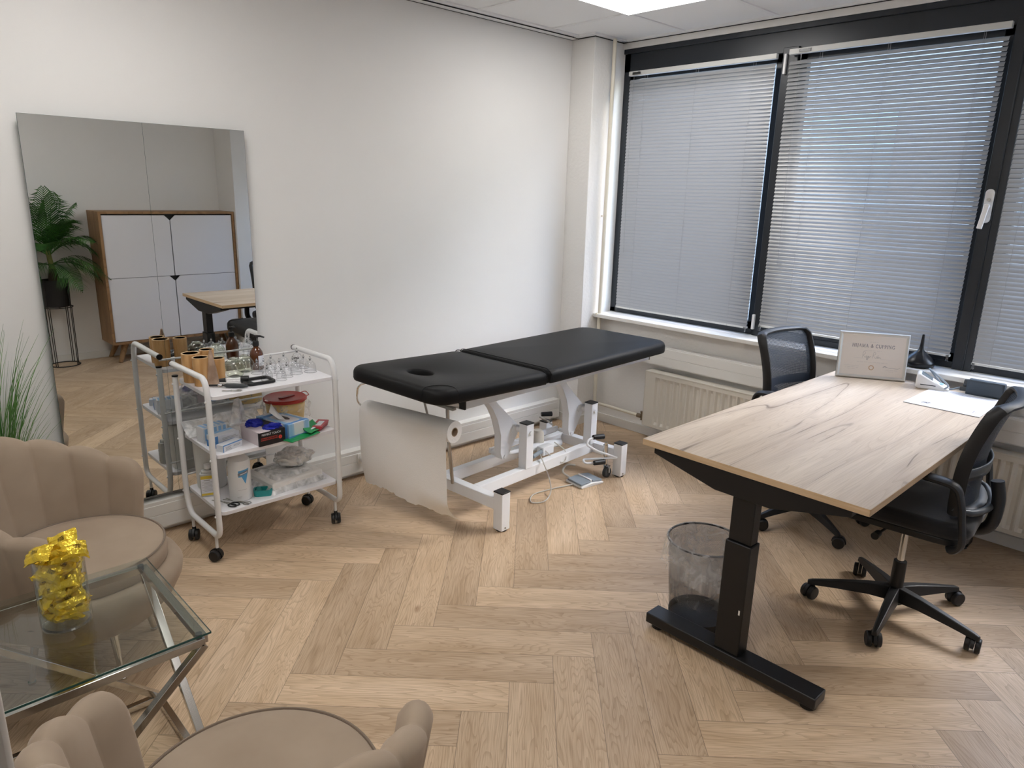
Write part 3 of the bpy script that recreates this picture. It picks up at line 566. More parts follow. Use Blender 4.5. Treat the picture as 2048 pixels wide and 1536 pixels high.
# ============================================================ OFFICE CHAIRS
def office_chair(loc, rot, base_deg, label):
    t = thing('office_chair', label, 'office chair', loc, rot, 'black mesh office chairs at the desk'); b0 = rad(base_deg) - rot
    hub = MB().cyl((0,0,0.055),(0,0,0.125),0.036,0.030,24).mk('base_hub', 'black', t, bevel=0.003)
    MB().cyl((0,0,0.10),(0,0,0.235),0.026,0.024,20).mk('lift_sleeve', 'black', t, bevel=0.002)
    MB().cyl((0,0,0.235),(0,0,0.42),0.0135,n=20).mk('gas_lift', 'chrome', t)
    MB().box(-0.07,-0.11,0.400,0.07,0.12,0.448).mk('mechanism', 'black', t, bevel=0.008)
    MB().cyl((-0.06,0.03,0.415),(-0.225,0.05,0.415),0.005,n=8).cyl((-0.215,0.05,0.415),(-0.255,0.053,0.415),0.012,0.014).mk('height_lever', 'black', t)
    MB().cyl((0,0.14,0.385),(0,0.14,0.45),0.024,0.022).mk('tension_knob', 'black', t, bevel=0.003)
    for k in range(5):
        a = b0 + k*2*pi/5; d = Vector((cos(a), sin(a), 0)); s_ = Vector((-sin(a), cos(a), 0))
        vs = []
        for r, w, z0, z1 in ((0.018, 0.027, 0.068, 0.126), (0.10, 0.024, 0.074, 0.118), (0.22, 0.018, 0.068, 0.098), (0.305, 0.013, 0.060, 0.082), (0.322, 0.010, 0.058, 0.076)):
            for sg, z in ((-1, z0), (1, z0), (0.62, z1), (-0.62, z1)): vs.append(d*r + s_*sg*w + Vector((0,0,z)))
        fs = [(0,3,2,1), (16,17,18,19)] + [(q*4+j, q*4+(j+1)%4, q*4+4+(j+1)%4, q*4+4+j) for q in range(4) for j in range(4)]
        MB().add(vs, fs).mk('base_leg', 'black', t, bevel=0.003)
        sw = a + (1.1, -0.7, 2.0, 0.3, -1.6)[k]; e = Vector((cos(sw), sin(sw), 0)); q = Vector((-sin(sw), cos(sw), 0)); c = d*0.303 + q*0.012; c.z = 0.0295
        ca = MB().cyl(c+Vector((0,0,0.022))-q*0.012, c+Vector((0,0,0.044))-q*0.012, 0.007).prism([(0.033*cos(rad(x)), 0.033*sin(rad(x))) for x in range(-10, 200, 15)], lambda u, v: tuple(c+q*u+Vector((0,0,v))-e*0.006), lambda u, v: tuple(c+q*u+Vector((0,0,v))+e*0.006)).mk('caster', 'black', t, bevel=0.001)
        for sg in (-1, 1):
            MB().cyl(c+e*sg*0.008, c+e*sg*0.026, 0.0298, 0.0272, 24).mk('wheel', 'black', ca, bevel=0.003)
    # seat
    def seat(z0, z1, grow):
        poly = [(x, y) for x, y in rrect(-0.24-grow, -0.235-grow, 0.24+grow, 0.245+grow, 0.085, 6)]
        return MB().plate(poly, z0, z1)
    seat(0.442, 0.470, -0.012).mk('seat_pan', 'black', t, bevel=0.006)
    seat(0.468, 0.530, 0.0).mk('seat_cushion', 'blacksoft', t, bevel=0.022, seg=5)
    # curved back: y as function of height, bows around the sitter
    def by(z): u = (z-0.52)/0.46; return -0.205 - 0.035*u - 0.10*max(0, u-0.35)**2 + 0.015*sin(pi*min(max(u,0),1))
    def bp(u, v):      # u -1..1 across, v 0..1 up
        z = 0.560 + 0.396*v; w = 0.215 - 0.02*(1-v) - 0.012*v**3; x = u*w; return Vector((x, by(z) + 0.045*(u*u-0.2), z))
    fr = []; N = 12
    for k in range(N+1): fr.append(bp(1, k/N*0.93))
    fr += [bp(0.93, 0.985), bp(0.8, 1.0)]
    for k in range(1, 8): fr.append(bp(0.8-1.6*k/8, 1.0))
    fr += [bp(-0.8, 1.0), bp(-0.93, 0.985)]
    for k in range(N+1): fr.append(bp(-1, 0.93*(1-k/N)))
    for k in range(1, 8): fr.append(bp(-1+2*k/8, -0.01*sin(pi*k/8)))
    mb = MB(); n = len(fr); vs = []
    for i, p in enumerate(fr):
        tn_ = (fr[(i+1)%n]-fr[i-1]).normalized(); nrm = Vector((0, 1, 0)); sd = tn_.cross(nrm).normalized(); nn = sd.cross(tn_).normalized()
        for k in range(10): a = 2*pi*k/10; vs.append(p + sd*0.012*cos(a) + nn*0.024*sin(a))
    mb.add(vs, [(i*10+k, i*10+(k+1)%10, ((i+1)%n)*10+(k+1)%10, ((i+1)%n)*10+k) for i in range(n) for k in range(10)]).mk('back_frame', 'black', t)
    g = MB().grid(lambda u, v: tuple(bp(-0.96+1.92*u, 0.01+0.975*v) + Vector((0, 0.006, 0))), 16, 20)
    g.uv = lambda c: (c.x, c.z); g.mk('back_mesh', 'backmesh', t, ang=180)
    MB().grid(lambda u, v: tuple(bp(-1+2*u, 0.30+0.11*v) + Vector((0, -0.010+0.006*(2*u-1)**2, 0))), 14, 3).mk('lumbar_support', 'darkgrey', t, solid=0.006, ang=80)
    # curved bracket from under the seat up to the back
    MB().tube(spline([(0,-0.02,0.430),(0,-0.17,0.435),(0,-0.255,0.47),(0,-0.270,0.57),(0,-0.255,0.65)]), 0.022, 12).mk('back_bracket', 'black', t)
    MB().tube(spline([(-0.20,-0.160,0.58),(-0.15,-0.215,0.560),(0,-0.250,0.552),(0.15,-0.215,0.560),(0.20,-0.160,0.58)]), [0.010]*6+[0.013]*21+[0.010]*6, 10).mk('back_yoke', 'darkgrey', t)
    for s_ in (-1, 1):
        P = spline([(s_*0.08,-0.150,0.432),(s_*0.215,-0.185,0.434),(s_*0.262,-0.215,0.480),(s_*0.270,-0.205,0.560),(s_*0.270,-0.190,0.635),(s_*0.268,-0.160,0.684),(s_*0.264,-0.060,0.694),(s_*0.262,0.050,0.698)])
        mb = MB(); vs = []; n = len(P)
        for i, p in enumerate(P):
            d = (P[min(i+1,n-1)]-P[max(i-1,0)]).normalized(); up = Vector((s_,0,0.0)) if i > 10 else Vector((0,0,1)) if i < 4 else Vector((s_*1.0,0,0.15*(10-i)))
            a = d.cross(up).normalized(); b = a.cross(d).normalized(); f = i/(n-1); w = 0.022+0.010*sin(pi*f); h_ = 0.022 if f < 0.62 else 0.022+0.008*min(1,(f-0.62)*6)
            w = 0.012 if f < 0.62 else 0.013
            for k in range(10): an = 2*pi*k/10; vs.append(p + a*w*cos(an) + b*h_*sin(an))
        mb.add(vs, [tuple(range(10))[::-1], tuple((n-1)*10+k for k in range(10))] + [(i*10+k, i*10+(k+1)%10, (i+1)*10+(k+1)%10, (i+1)*10+k) for i in range(n-1) for k in range(10)])
        mb.mk('armrest', 'black', t)
    return t
office_chair((2.893, 0.758, 0), rad(5), 43.6, 'black mesh office chair on the near side of the desk, five-star base in full view')
office_chair((3.47, 1.395, 0), rad(180-6), 162, 'black mesh office chair on the far side of the desk by the radiator')

# ============================================================ MASSAGE TABLE
TH = rad(3.6)
t = bed = thing('massage_table', 'black padded hydraulic massage table with face hole on a white steel frame', 'massage table', (2.195, 2.33, 0), TH)
def cushion(name, x0, x1, y0, y1, z0, z1, corners, hole=None):
    def ring(inset):
        out = []
        for (cx, cy, sx, sy, a, r) in ((x0, y0, 1, 1, 180, corners[0]), (x1, y0, -1, 1, 270, corners[1]), (x1, y1, -1, -1, 0, corners[2]), (x0, y1, 1, -1, 90, corners[3])):
            rr = max(r-inset, 0.004)
            for k in range(9):
                tt = rad(a+90*k/8); out.append((cx+sx*(inset+rr)+rr*cos(tt), cy+sy*(inset+rr)+rr*sin(tt)))
        return out
    hx, hy, ra, rb = hole or ((x0+x1)/2, (y0+y1)/2, 0.01, 0.01); m = 144
    def rayring(inset, z):
        P = ring(inset); out = []
        for k in range(m):
            a = 2*pi*k/m + 0.003; dx, dy = cos(a), sin(a); best = None
            for (ax_, ay_), (bx_, by_) in zip(P, P[1:]+P[:1]):
                ex, ey = bx_-ax_, by_-ay_; den = dx*ey-dy*ex
                if abs(den) < 1e-12: continue
                t_ = ((ax_-hx)*ey-(ay_-hy)*ex)/den; u_ = ((ax_-hx)*dy-(ay_-hy)*dx)/den
                if t_ > 0 and -1e-6 <= u_ <= 1+1e-6 and (best is None or t_ > best): best = t_
            out.append((hx+dx*best, hy+dy*best, z))
        return out
    Rr = 0.030; rings = [(0.016, z0), (0.004, z0+0.004), (0.0, z0+0.014)]
    for k in range(0, 7): a = rad(90*k/6); rings.append((Rr*(1-cos(a)), z1-Rr+Rr*sin(a)))
    rings.append((0.075, z1+0.003)); seq = [rayring(i_, z_) for i_, z_ in rings]
    if hole is None:
        seq.append([(hx+(x-hx)*0.01, hy+(y-hy)*0.01, z1+0.003) for x, y, z in seq[-1]])
    else:
        hr = lambda f, z: [(hx+ra*f*cos(2*pi*k/m+0.003), hy+rb*f*sin(2*pi*k/m+0.003), z) for k in range(m)]
        seq += [hr(1.15, z1+0.003), hr(1.05, z1+0.0005), hr(0.99, z1-0.006), hr(0.96, z1-0.02), hr(0.95, z0)]
    mb = MB()
    for A_, B_ in zip(seq, seq[1:]+([seq[0]] if hole else [])): mb.add(list(A_)+list(B_), [(i_, (i_+1)%m, m+(i_+1)%m, m+i_) for i_ in range(m)])
    if not hole: mb.add(seq[0], [tuple(range(m))])
    return mb
hd = cushion('head', -0.455, 0.262, -0.050, 0.612, 0.700, 0.768, (0.085, 0.02, 0.02, 0.085), hole=(-0.272, 0.285, 0.050, 0.072))
hd.xf(Matrix.Translation((0.262, 0, 0.70)) @ Matrix.Rotation(rad(2.2), 4, 'Y') @ Matrix.Translation((-0.262, 0, -0.70)))
hd.mk('head_section', 'leather', bed, ang=60)
mn = cushion('main', 0.276, 1.405, -0.050, 0.612, 0.700, 0.770, (0.02, 0.09, 0.09, 0.02)); mn = mn.mk('main_section', 'leather', bed, ang=60)
# piping seams: the stitched corner arc and the gap piping
sm = MB()
for x in (0.250, 0.288): sm.tube(fillet([(x, 0.612, 0.742), (x, 0.605, 0.7685), (x, 0.575, 0.7745), (x, -0.02, 0.7745), (x, -0.0515, 0.748), (x, -0.0515, 0.712)], 0.02), 0.0022, 6)
sm.mk('piping', 'leather', mn)
sm = MB(); pts = []
for k in range(13): a = rad(180*k/12); pts.append((-0.385-0.0*k + 0.075*(1-cos(a))-0.02, -0.0520 + (0.05*sin(a)**0.6 if sin(a) > 0.3 else 0), 0.728 + 0.045*min(1, sin(a)*1.6) + (0.003 if 0 else 0)))
cap_pts = [(-0.4575, 0.055, 0.735), (-0.4565, 0.055, 0.772), (-0.440, 0.052, 0.795), (-0.405, 0.048, 0.7975), (-0.365, 0.030, 0.7965), (-0.345, 0.000, 0.7955), (-0.340, -0.025, 0.792), (-0.338, -0.047, 0.775), (-0.338, -0.0515, 0.745), (-0.338, -0.0515, 0.725)]
sm.tube(spline(cap_pts, 5), 0.0016, 6).mk('corner_seam', 'leather', bed)
# top frame rails
for ty in (0.045, 0.515):
    r_ = MB().box(-0.205, ty, 0.650, 1.325, ty+0.035, 0.696).mk('side_rail', 'bedwhite', bed, bevel=0.003)
    MB().box(-0.213, ty-0.001, 0.649, -0.204, ty+0.036, 0.697).mk('end_cap', 'black', r_); MB().box(1.324, ty-0.001, 0.649, 1.330, ty+0.036, 0.697).mk('end_cap', 'black', r_)
mb = MB()
for s_ in (-0.19, 0.14, 0.27, 0.75, 1.29): mb.box(s_, 0.08, 0.655, s_+0.035, 0.515, 0.69)
mb.mk('cross_rail', 'bedwhite', bed, bevel=0.003)
MB().box(-0.36, 0.10, 0.700, 0.24, 0.46, 0.712).mk('head_board', 'black', bed)
mb = MB().bar((-0.16, 0.12, 0.655), (-0.30, 0.12, 0.690), 0.025, 0.025).bar((-0.16, 0.44, 0.655), (-0.30, 0.44, 0.690), 0.025, 0.025).bar((-0.16, 0.10, 0.640), (-0.16, 0.46, 0.640), 0.025, 0.025).mk('head_bracket', 'bedwhite', bed, bevel=0.003)
# base
def bl(x, y, lab=None):
    l_ = MB().box(x-0.029, y-0.029, 0.006, x+0.029, y+0.029, 0.200).mk('leg', 'bedwhite', bed, bevel=0.003)
    MB().box(x-0.030, y-0.030, 0.199, x+0.030, y+0.030, 0.206).mk('cap', 'black', l_, bevel=0.002); MB().cyl((x, y, 0), (x, y, 0.007), 0.028).mk('rubber_foot', 'black', l_)
    MB().cyl((x-0.004, y-0.0295, 0.020), (x-0.004, y-0.032, 0.020), 0.005, n=10).mk('bolt', 'steel', l_)
for x in (0.0, 1.010):
    for y in (0.0, 0.575): bl(x, y)
for x in (0.0, 1.010): MB().box(x-0.025, 0.029, 0.105, x+0.025, 0.546, 0.165).mk('cross_member', 'bedwhite', bed, bevel=0.003)
for y in (0.180, 0.420): MB().box(0.025, y, 0.105, 0.985, y+0.045, 0.165).mk('long_member', 'bedwhite', bed, bevel=0.003)
for x in (0.40, 0.978):
    p_ = MB().box(x-0.029, 0.176, 0.160, x+0.029, 0.232, 0.412).mk('post', 'bedwhite', bed, bevel=0.003)
    MB().box(x-0.030, 0.175, 0.411, x+0.030, 0.233, 0.418).mk('cap', 'black', p_, bevel=0.002)
    MB().cyl((x, 0.1765, 0.365), (x, 0.166, 0.365), 0.011).mk('bolt', 'bedwhite', p_)
    MB().cyl((x-0.005, 0.232, 0.372), (x-0.02, 0.40, 0.372), 0.020).mk('pivot_tube', 'bedwhite', p_)
    dx = x-0.40
    poly = [(0.085, 0.64), (0.155, 0.64), (0.240, 0.535), (0.400, 0.385), (0.392, 0.345), (0.318, 0.225), (0.300, 0.212), (0.275, 0.222), (0.262, 0.26), (0.262, 0.36), (0.235, 0.45), (0.200, 0.515), (0.175, 0.545)]
    a_ = MB()
    for y0, y1 in ((0.262, 0.268), (0.304, 0.310)): a_.prism([(a+dx, b) for a, b in poly], lambda a, b: (a, y0, b), lambda a, b: (a, y1, b))
    lf = [(0.085, 0.64), (0.175, 0.545), (0.200, 0.515), (0.235, 0.45), (0.262, 0.36), (0.262, 0.26), (0.275, 0.222)]
    a_.add([(a+dx, 0.264, b) for a, b in lf]+[(a+dx, 0.308, b) for a, b in lf]+[(a+dx+0.005, 0.264, b) for a, b in lf]+[(a+dx+0.005, 0.308, b) for a, b in lf], [(k, k+1, k+8, k+7) for k in range(6)]+[(k+14, k+15, k+22, k+21) for k in range(6)])
    a_.mk('lift_arm', 'bedwhite', bed, ang=30)
    MB().cyl((0.295+dx, 0.255, 0.232), (0.295+dx, 0.355, 0.232), 0.012).mk('lower_pivot', 'bedwhite', bed)
    MB().cyl((0.362+dx, 0.255, 0.372), (0.362+dx, 0.355, 0.372), 0.022).mk('upper_pivot', 'bedwhite', bed)
MB().bar((0.295, 0.375, 0.235), (0.873, 0.375, 0.235), 0.020, 0.030).mk('link_bar', 'bedwhite', bed, bevel=0.002)
MB().cyl((0.30, 0.300, 0.232), (0.52, 0.31, 0.205), 0.013).cyl((0.50, 0.31, 0.207), (0.84, 0.325, 0.165), 0.024).mk('actuator', 'bedwhite', bed)
MB().lathe([(0.036, 0), (0.040, 0.03), (0.036, 0.10), (0.025, 0.115), (0, 0.115)], (0.66, 0.345, 0.165), 20).mk('motor_housing', 'cream', bed)
mb = MB().box(0.585, 0.235, 0.165, 0.68, 0.285, 0.215).mk('control_box', 'bedwhite', bed, bevel=0.004)
MB().cyl((0.50, 0.24, 0.185), (0.585, 0.25, 0.192), 0.012).mk('connector', 'greypad', bed)
# wheel lift levers with pedals
for (x, sg) in ((0.915, 1), (0.03, 0)):
    if sg:
        MB().tube(fillet([(0.965, -0.01, 0.125), (0.885, 0.075, 0.165), (0.83, 0.115, 0.205), (0.85, 0.12, 0.232), (0.93, 0.10, 0.238)], 0.02), 0.0065, 8).tube(fillet([(0.965,-0.01,0.125),(0.82, 0.13, 0.115),(0.80, 0.10, 0.105),(0.85, 0.06, 0.102)], 0.02), 0.0065, 8).mk('pedal_lever', 'bedwhite', bed)
        for a, b in (((0.885, 0.112, 0.240), (0.955, 0.085, 0.236)), ((0.835, 0.06, 0.108), (0.905, 0.035, 0.105))): MB().cyl(a, b, 0.014, 0.016).mk('pedal_grip', 'black', bed, bevel=0.003)
        cs = MB().cyl((0.935, 0.045, 0.07), (0.930, 0.05, 0.215), 0.010).cyl((0.932, 0.048, 0.13), (0.930, 0.05, 0.20), 0.014).mk('caster_stem', 'chrome', bed)
        MB().box(0.928, 0.018, 0.03, 0.942, 0.024, 0.075).box(0.928, 0.048, 0.03, 0.942, 0.054, 0.075).box(0.925, 0.018, 0.07, 0.945, 0.054, 0.076).mk('caster_fork', 'chrome', cs)
        MB().cyl((0.935, 0.024, 0.032), (0.935, 0.048, 0.032), 0.031, n=24).mk('wheel', 'darkgrey', cs, bevel=0.004)
MB().tube(fillet([(0.985, 0.50, 0.20), (0.93, 0.50, 0.24), (0.93, 0.56, 0.25)], 0.02), 0.006, 8).mk('pedal_lever', 'steel', bed)
MB().cyl((0.99, 0.60, 0.245), (1.05, 0.56, 0.245), 0.014, 0.016).mk('pedal_grip', 'black', bed, bevel=0.003)
MB().cyl((0.81, 0.57, 0.18), (0.86, 0.55, 0.18), 0.014, 0.016).mk('pedal_grip', 'black', bed, bevel=0.003)
# paper roll holder (chrome)
mb = MB().tube(fillet([(-0.05, 0.30, 0.17), (-0.135, 0.24, 0.46), (-0.16, 0.22, 0.64)], 0.05), 0.009, 8)
mb.tube(fillet([(-0.06, 0.36, 0.17), (-0.16, 0.40, 0.64)], 0.02), 0.006, 8)
mb.mk('diagonal_stay', 'steel', bed)
mb = MB().tube(fillet([(-0.30, 0.60, 0.69), (-0.355, 0.66, 0.67), (-0.355, 0.675, 0.58), (-0.303, 0.668, 0.530), (-0.262, 0.30, 0.534), (-0.238, 0.105, 0.538)], 0.03), 0.005, 8).mk('roll_holder', 'chrome', bed)
# crossbar bracket under the head
MB().bar((-0.205, 0.12, 0.635), (-0.23, 0.40, 0.645), 0.025, 0.012).mk('head_strut', 'steel', bed)
# cables
t = thing('control_cable', 'grey cable looping from the massage table motor down to the foot pedal', 'cable', (2.195, 2.33, 0), TH)
MB().tube(spline([(0.56,0.24,0.185),(0.50,0.16,0.17),(0.515,0.13,0.09),(0.50,0.10,0.02),(0.40,0.06,0.006),(0.34,0.10,0.005),(0.42,0.16,0.005),(0.56,0.14,0.005),(0.68,0.10,0.006),(0.72,0.09,0.012)]), 0.0035, 8).mk('lead', 'greycord', t)
MB().tube(spline([(0.60,0.24,0.20),(0.65,0.20,0.14),(0.70,0.17,0.12),(0.74,0.20,0.17),(0.70,0.25,0.22)]), 0.003, 8).mk('loop', 'greycord', t)
tag(MB().tube(spline([(0.38,0.35,0.20),(0.36,0.34,0.24),(0.42,0.36,0.25),(0.46,0.40,0.20),(0.30,0.55,0.03),(0.12,0.62,0.005),(0.02,0.70,0.005),(-0.10,0.85,0.005),(-0.10,0.98,0.006)]), 0.003, 8).xf(Matrix.Translation((2.195,2.33,0)) @ Matrix.Rotation(TH,4,'Z')).mk('floor_cable', 'greycord'), 'thin grey power cord on the floor from the massage table to the wall', 'cable')
# foot pedal
t = thing('foot_pedal', 'grey and white foot pedal control on the floor beside the massage table', 'foot pedal', (2.965, 2.455, 0), rad(-7))
MB().prism([(-0.085,0),(0.085,0),(0.085,0.012),(0.0,0.022),(-0.085,0.012)], lambda a,b: (a,-0.070,b), lambda a,b: (a,0.070,b)).mk('housing', 'white_plastic', t, bevel=0.004)
MB().prism([(0.008,0.021),(0.080,0.014),(0.080,0.024),(0.008,0.032)], lambda a,b: (a,-0.060,b), lambda a,b: (a,0.060,b)).mk('pad', 'greypad', t, bevel=0.003)
MB().prism([(-0.080,0.014),(-0.008,0.021),(-0.008,0.032),(-0.080,0.024)], lambda a,b: (a,-0.060,b), lambda a,b: (a,0.060,b)).mk('pad', 'greypad', t, bevel=0.003)
MB().prism([(-0.006,0.020),(0.006,0.020),(0.006,0.036),(-0.006,0.036)], lambda a,b: (a,-0.055,b), lambda a,b: (a,0.055,b)).mk('divider', 'white_plastic', t, bevel=0.002)
MB().tube(spline([(-0.05,0.07,0.015),(-0.065,0.12,0.04),(-0.01,0.15,0.06),(0.04,0.13,0.055)]), 0.006, 8).mk('connector', 'greycord', t)
# paper roll
t = thing('paper_roll', 'roll of white couch paper hanging under the head of the massage table, torn end down', 'paper roll', (2.195, 2.33, 0), TH)
A = Vector((-0.236, 0.085, 0.540)); B = Vector((-0.303, 0.655, 0.530)); ax = (B-A).normalized(); pu = Vector((0,0,1)); ps = ax.cross(pu).normalized(); pu = ps.cross(ax)
mb = MB(); R0 = 0.052; rr_ = 0.021; n = 40; vs = []
for P_, rads in ((A, (rr_, R0)), (B, (R0, rr_))):
    for R_ in rads:
        for i in range(n): a = 2*pi*i/n; vs.append(P_ + ps*cos(a)*R_ + pu*sin(a)*R_)
fs = []
for k in range(4):
    q = (k+1) % 4
    for i in range(n): fs.append((k*n+i, k*n+(i+1)%n, q*n+(i+1)%n, q*n+i))
mb.add(vs, fs).mk('roll', 'paper', t, ang=50)
mb = MB(); n2 = 24; vs = []
for P_, R_ in ((A-ax*0.001, 0.0215), (B, 0.0215), (B, 0.018), (A-ax*0.001, 0.018)):
    for i in range(n2): a = 2*pi*i/n2; vs.append(P_ + ps*cos(a)*R_ + pu*sin(a)*R_)
mb.add(vs, [(k*n2+i, k*n2+(i+1)%n2, ((k+1)%4)*n2+(i+1)%n2, ((k+1)%4)*n2+i) for k in range(4) for i in range(n2)]).mk('core', 'cardboard', t, ang=50)
rnd = random.Random(4)
jag = [rnd.uniform(-0.006, 0.006) for _ in range(41)]
def sheet(u, v):
    P_ = A + (B-A)*u; L = 0.455 - 0.035*sin(u*2.6) - 0.055*u + jag[int(u*40)]
    base = P_ - ps*-0.0 + Vector((-0.0535, 0, 0)); z = P_.z - L*v
    wav = 0.006*sin(u*5+v*3)*v; curl = 0.0
    if v > 0.72: curl = ((v-0.72)/0.28)**2 * 0.085*max(0, 1-u*2.2)
    up = 0
    if v > 0.6: up = 0.02*((v-0.6)/0.4)**2*u
    return (base.x + wav + curl + up + 0.004*v, base.y + 0.004*sin(v*6)*0.4, z)
mb = MB().grid(sheet, 40, 30)
arc = []; 
for i in range(41):
    P_ = A + (B-A)*(i/40)
    for k in range(9): a = rad(180-k*12); arc.append(tuple(P_ + Vector((cos(a)*0.0535, 0, sin(a)*0.0535))))
mb.add(arc, [(i*9+k, (i+1)*9+k, (i+1)*9+k+1, i*9+k+1) for i in range(40) for k in range(8)])
mb.mk('hanging_sheet', 'paper', t, ang=180)

# ============================================================ SERVICE CART
CX0, CX1, CF, CB = 1.040, 1.624, 2.878, 3.250
t = cart = thing('serving_cart', 'white three-shelf metal cart on black casters, loaded with cupping supplies, before the mirror', 'cart', (0, 0, 0))
for X, lr in ((CX0, -1), (CX1, 1)):
    side = fillet([(X, CB+0.022, 0.830), (X, CF+0.02, 0.836), (X, CF, 0.76), (X, CF-0.005, 0.125), (X, CB-0.03, 0.125), (X, CB, 0.22), (X, CB, 0.776)], 0.055, 8)
    sd = MB().tube(side, 0.0125, 12).mk('side_frame', 'white_metal', cart)
    MB().cyl((X, CB+0.021, 0.830), (X, CB+0.027, 0.830), 0.0135).mk('end_cap', 'black', sd); MB().cyl((X, CB, 0.775), (X, CB, 0.781), 0.0135).mk('end_cap', 'black', sd)
    for z in (0.742, 0.485, 0.230): MB().ell((X-lr*-0.0125, CF-0.003, z), (0.005, 0.005, 0.005), 8, 6).ell((X-lr*-0.0125, CB, z), (0.005, 0.005, 0.005), 8, 6).mk('bolt', 'white_metal', sd)
    for y, sw in ((CF+0.045, 0.6 if lr < 0 else 2.7), (CB-0.055, 2.6 if lr < 0 else 0.5)):
        cs = MB().cyl((X, y, 0.060), (X, y, 0.125), 0.007, n=10).mk('caster_stem', 'white_metal', cart)
        e = Vector((cos(sw), sin(sw), 0)); q = Vector((-sin(sw), cos(sw), 0)); c = Vector((X, y, 0.0275)) + q*0.008
        ca = MB().prism([(0.031*cos(rad(a)), 0.031*sin(rad(a))) for a in range(0, 190, 15)], lambda u, v: tuple(c+q*u+Vector((0,0,v))-e*0.005), lambda u, v: tuple(c+q*u+Vector((0,0,v))+e*0.005)).cyl((X, y, 0.05), (X, y, 0.064), 0.009, n=12).mk('caster', 'black', cart)
        for sg in (-1, 1): MB().cyl(c+e*sg*0.006, c+e*sg*0.022, 0.0270, 0.0245, 24).mk('wheel', 'black', ca, bevel=0.003)
SZ = (0.763, 0.506, 0.246)
for z in SZ:
    MB().plate(rrect(CX0+0.013, CF-0.012, CX1-0.013, CB+0.005, 0.022), z-0.017, z).mk('shelf', 'shelf', cart, bevel=0.0015)
for z in (0.812, 0.552, 0.300): MB().cyl((CX0, CB+0.012, z), (CX1, CB+0.012, z), 0.0048, n=10).mk('back_rail', 'white_metal', cart)
T0, T1, T2 = SZ
# --- top shelf
def bamboo(x, y, r, h, lab, taper=0.93):
    t = thing('bamboo_cup', lab, 'cupping cup', (x, y, T0), group='bamboo cupping cups')
    MB().lathe([(r*taper, 0), (r*0.97, h*0.35), (r, h*0.7), (r, h), (r*0.82, h), (r*0.80, h*0.80), (0, h*0.78)], n=36).mk('cup_body', 'bamboo', t, bevel=0.0012)
    MB().lathe([(r*0.985, h-0.0008), (r*0.985, h+0.0006), (r*0.83, h+0.0006), (r*0.83, h-0.0008)], n=36).mk('rim', 'bambooin', t)
bamboo(1.086, 3.165, 0.0385, 0.128, 'widest bamboo cupping cup, at the left rear of the cart top')
bamboo(1.096, 3.078, 0.0345, 0.124, 'bamboo cupping cup directly left of the stone cone, nearest the front')
bamboo(1.165, 3.190, 0.0310, 0.130, 'bamboo cupping cup standing behind the stone cone')
bamboo(1.186, 3.120, 0.0275, 0.100, 'slimmest bamboo cupping cup, right of the stone cone')
t = thing('stone_cone', 'pointed brownish stone cone between the bamboo cups', 'massage cone', (1.130, 3.052, T0))
MB().lathe([(0.0285, 0), (0.0280, 0.006), (0.020, 0.07), (0.010, 0.13), (0.0045, 0.155), (0, 0.158)], n=32).mk('cone', 'stone', t)
def globe(x, y, r, lab):
    t = thing('glass_cupping_jar', lab, 'glass cup', (x, y, T0), group='glass fire cupping jars')
    pr = [(r*0.50, 0.0), (r*0.8, r*0.22)]
    for k in range(2, 10): a = rad(-50 + k*13.5); pr.append((r*cos(a), r*0.95+r*0.95*sin(a)))
    pr += [(r*0.42, r*1.78), (r*0.46, r*1.84), (r*0.38, r*1.86), (r*0.36, r*1.76)]
    MB().lathe(pr, n=36, cap=False).mk('bowl', 'globeglass', t, ang=180)
    MB().lathe([(r*0.50, 0.0), (r*0.54, 0.003), (r*0.46, 0.005), (0.0, 0.004)], n=30).mk('base_ring', 'clear', t)
    MB().lathe([(r*0.46, 0), (r*0.48, 0.002), (r*0.46, 0.004), (r*0.42, 0.002), (r*0.46, 0)], (0, 0, r*1.80), n=30, cap=False).mk('lip', 'clear', t)
globe(1.262, 3.130, 0.0465, 'round greenish glass cupping jar in front on the cart top')
globe(1.335, 3.190, 0.0420, 'round glass cupping jar half hidden behind the front one')
t = thing('pump_bottle', 'brown glass pump bottle with white label on the cart top', 'bottle', (1.405, 3.215, T0), rad(-25))
MB().lathe([(0.028, 0), (0.031, 0.004), (0.031, 0.070), (0.028, 0.085), (0.018, 0.100), (0.012, 0.106), (0.012, 0.116), (0, 0.116)], n=32).mk('bottle_body', 'amber', t)
MB().lathe([(0.0145, 0.112), (0.0145, 0.132), (0.011, 0.136), (0.0045, 0.137), (0.0045, 0.152), (0.009, 0.153), (0.010, 0.160), (0, 0.162)], n=24).mk('pump_collar', 'black', t)
MB().tube([(0,0,0.157),(0.022,-0.004,0.158),(0.040,-0.008,0.152)], [0.006,0.005,0.0035], 8).mk('pump_spout', 'black', t)
MB().grid(lambda u, v: (0.0314*cos(rad(-75+95*u)), 0.0314*sin(rad(-75+95*u)), 0.018+0.050*v), 16, 2).mk('label', 'form', t, ang=180)
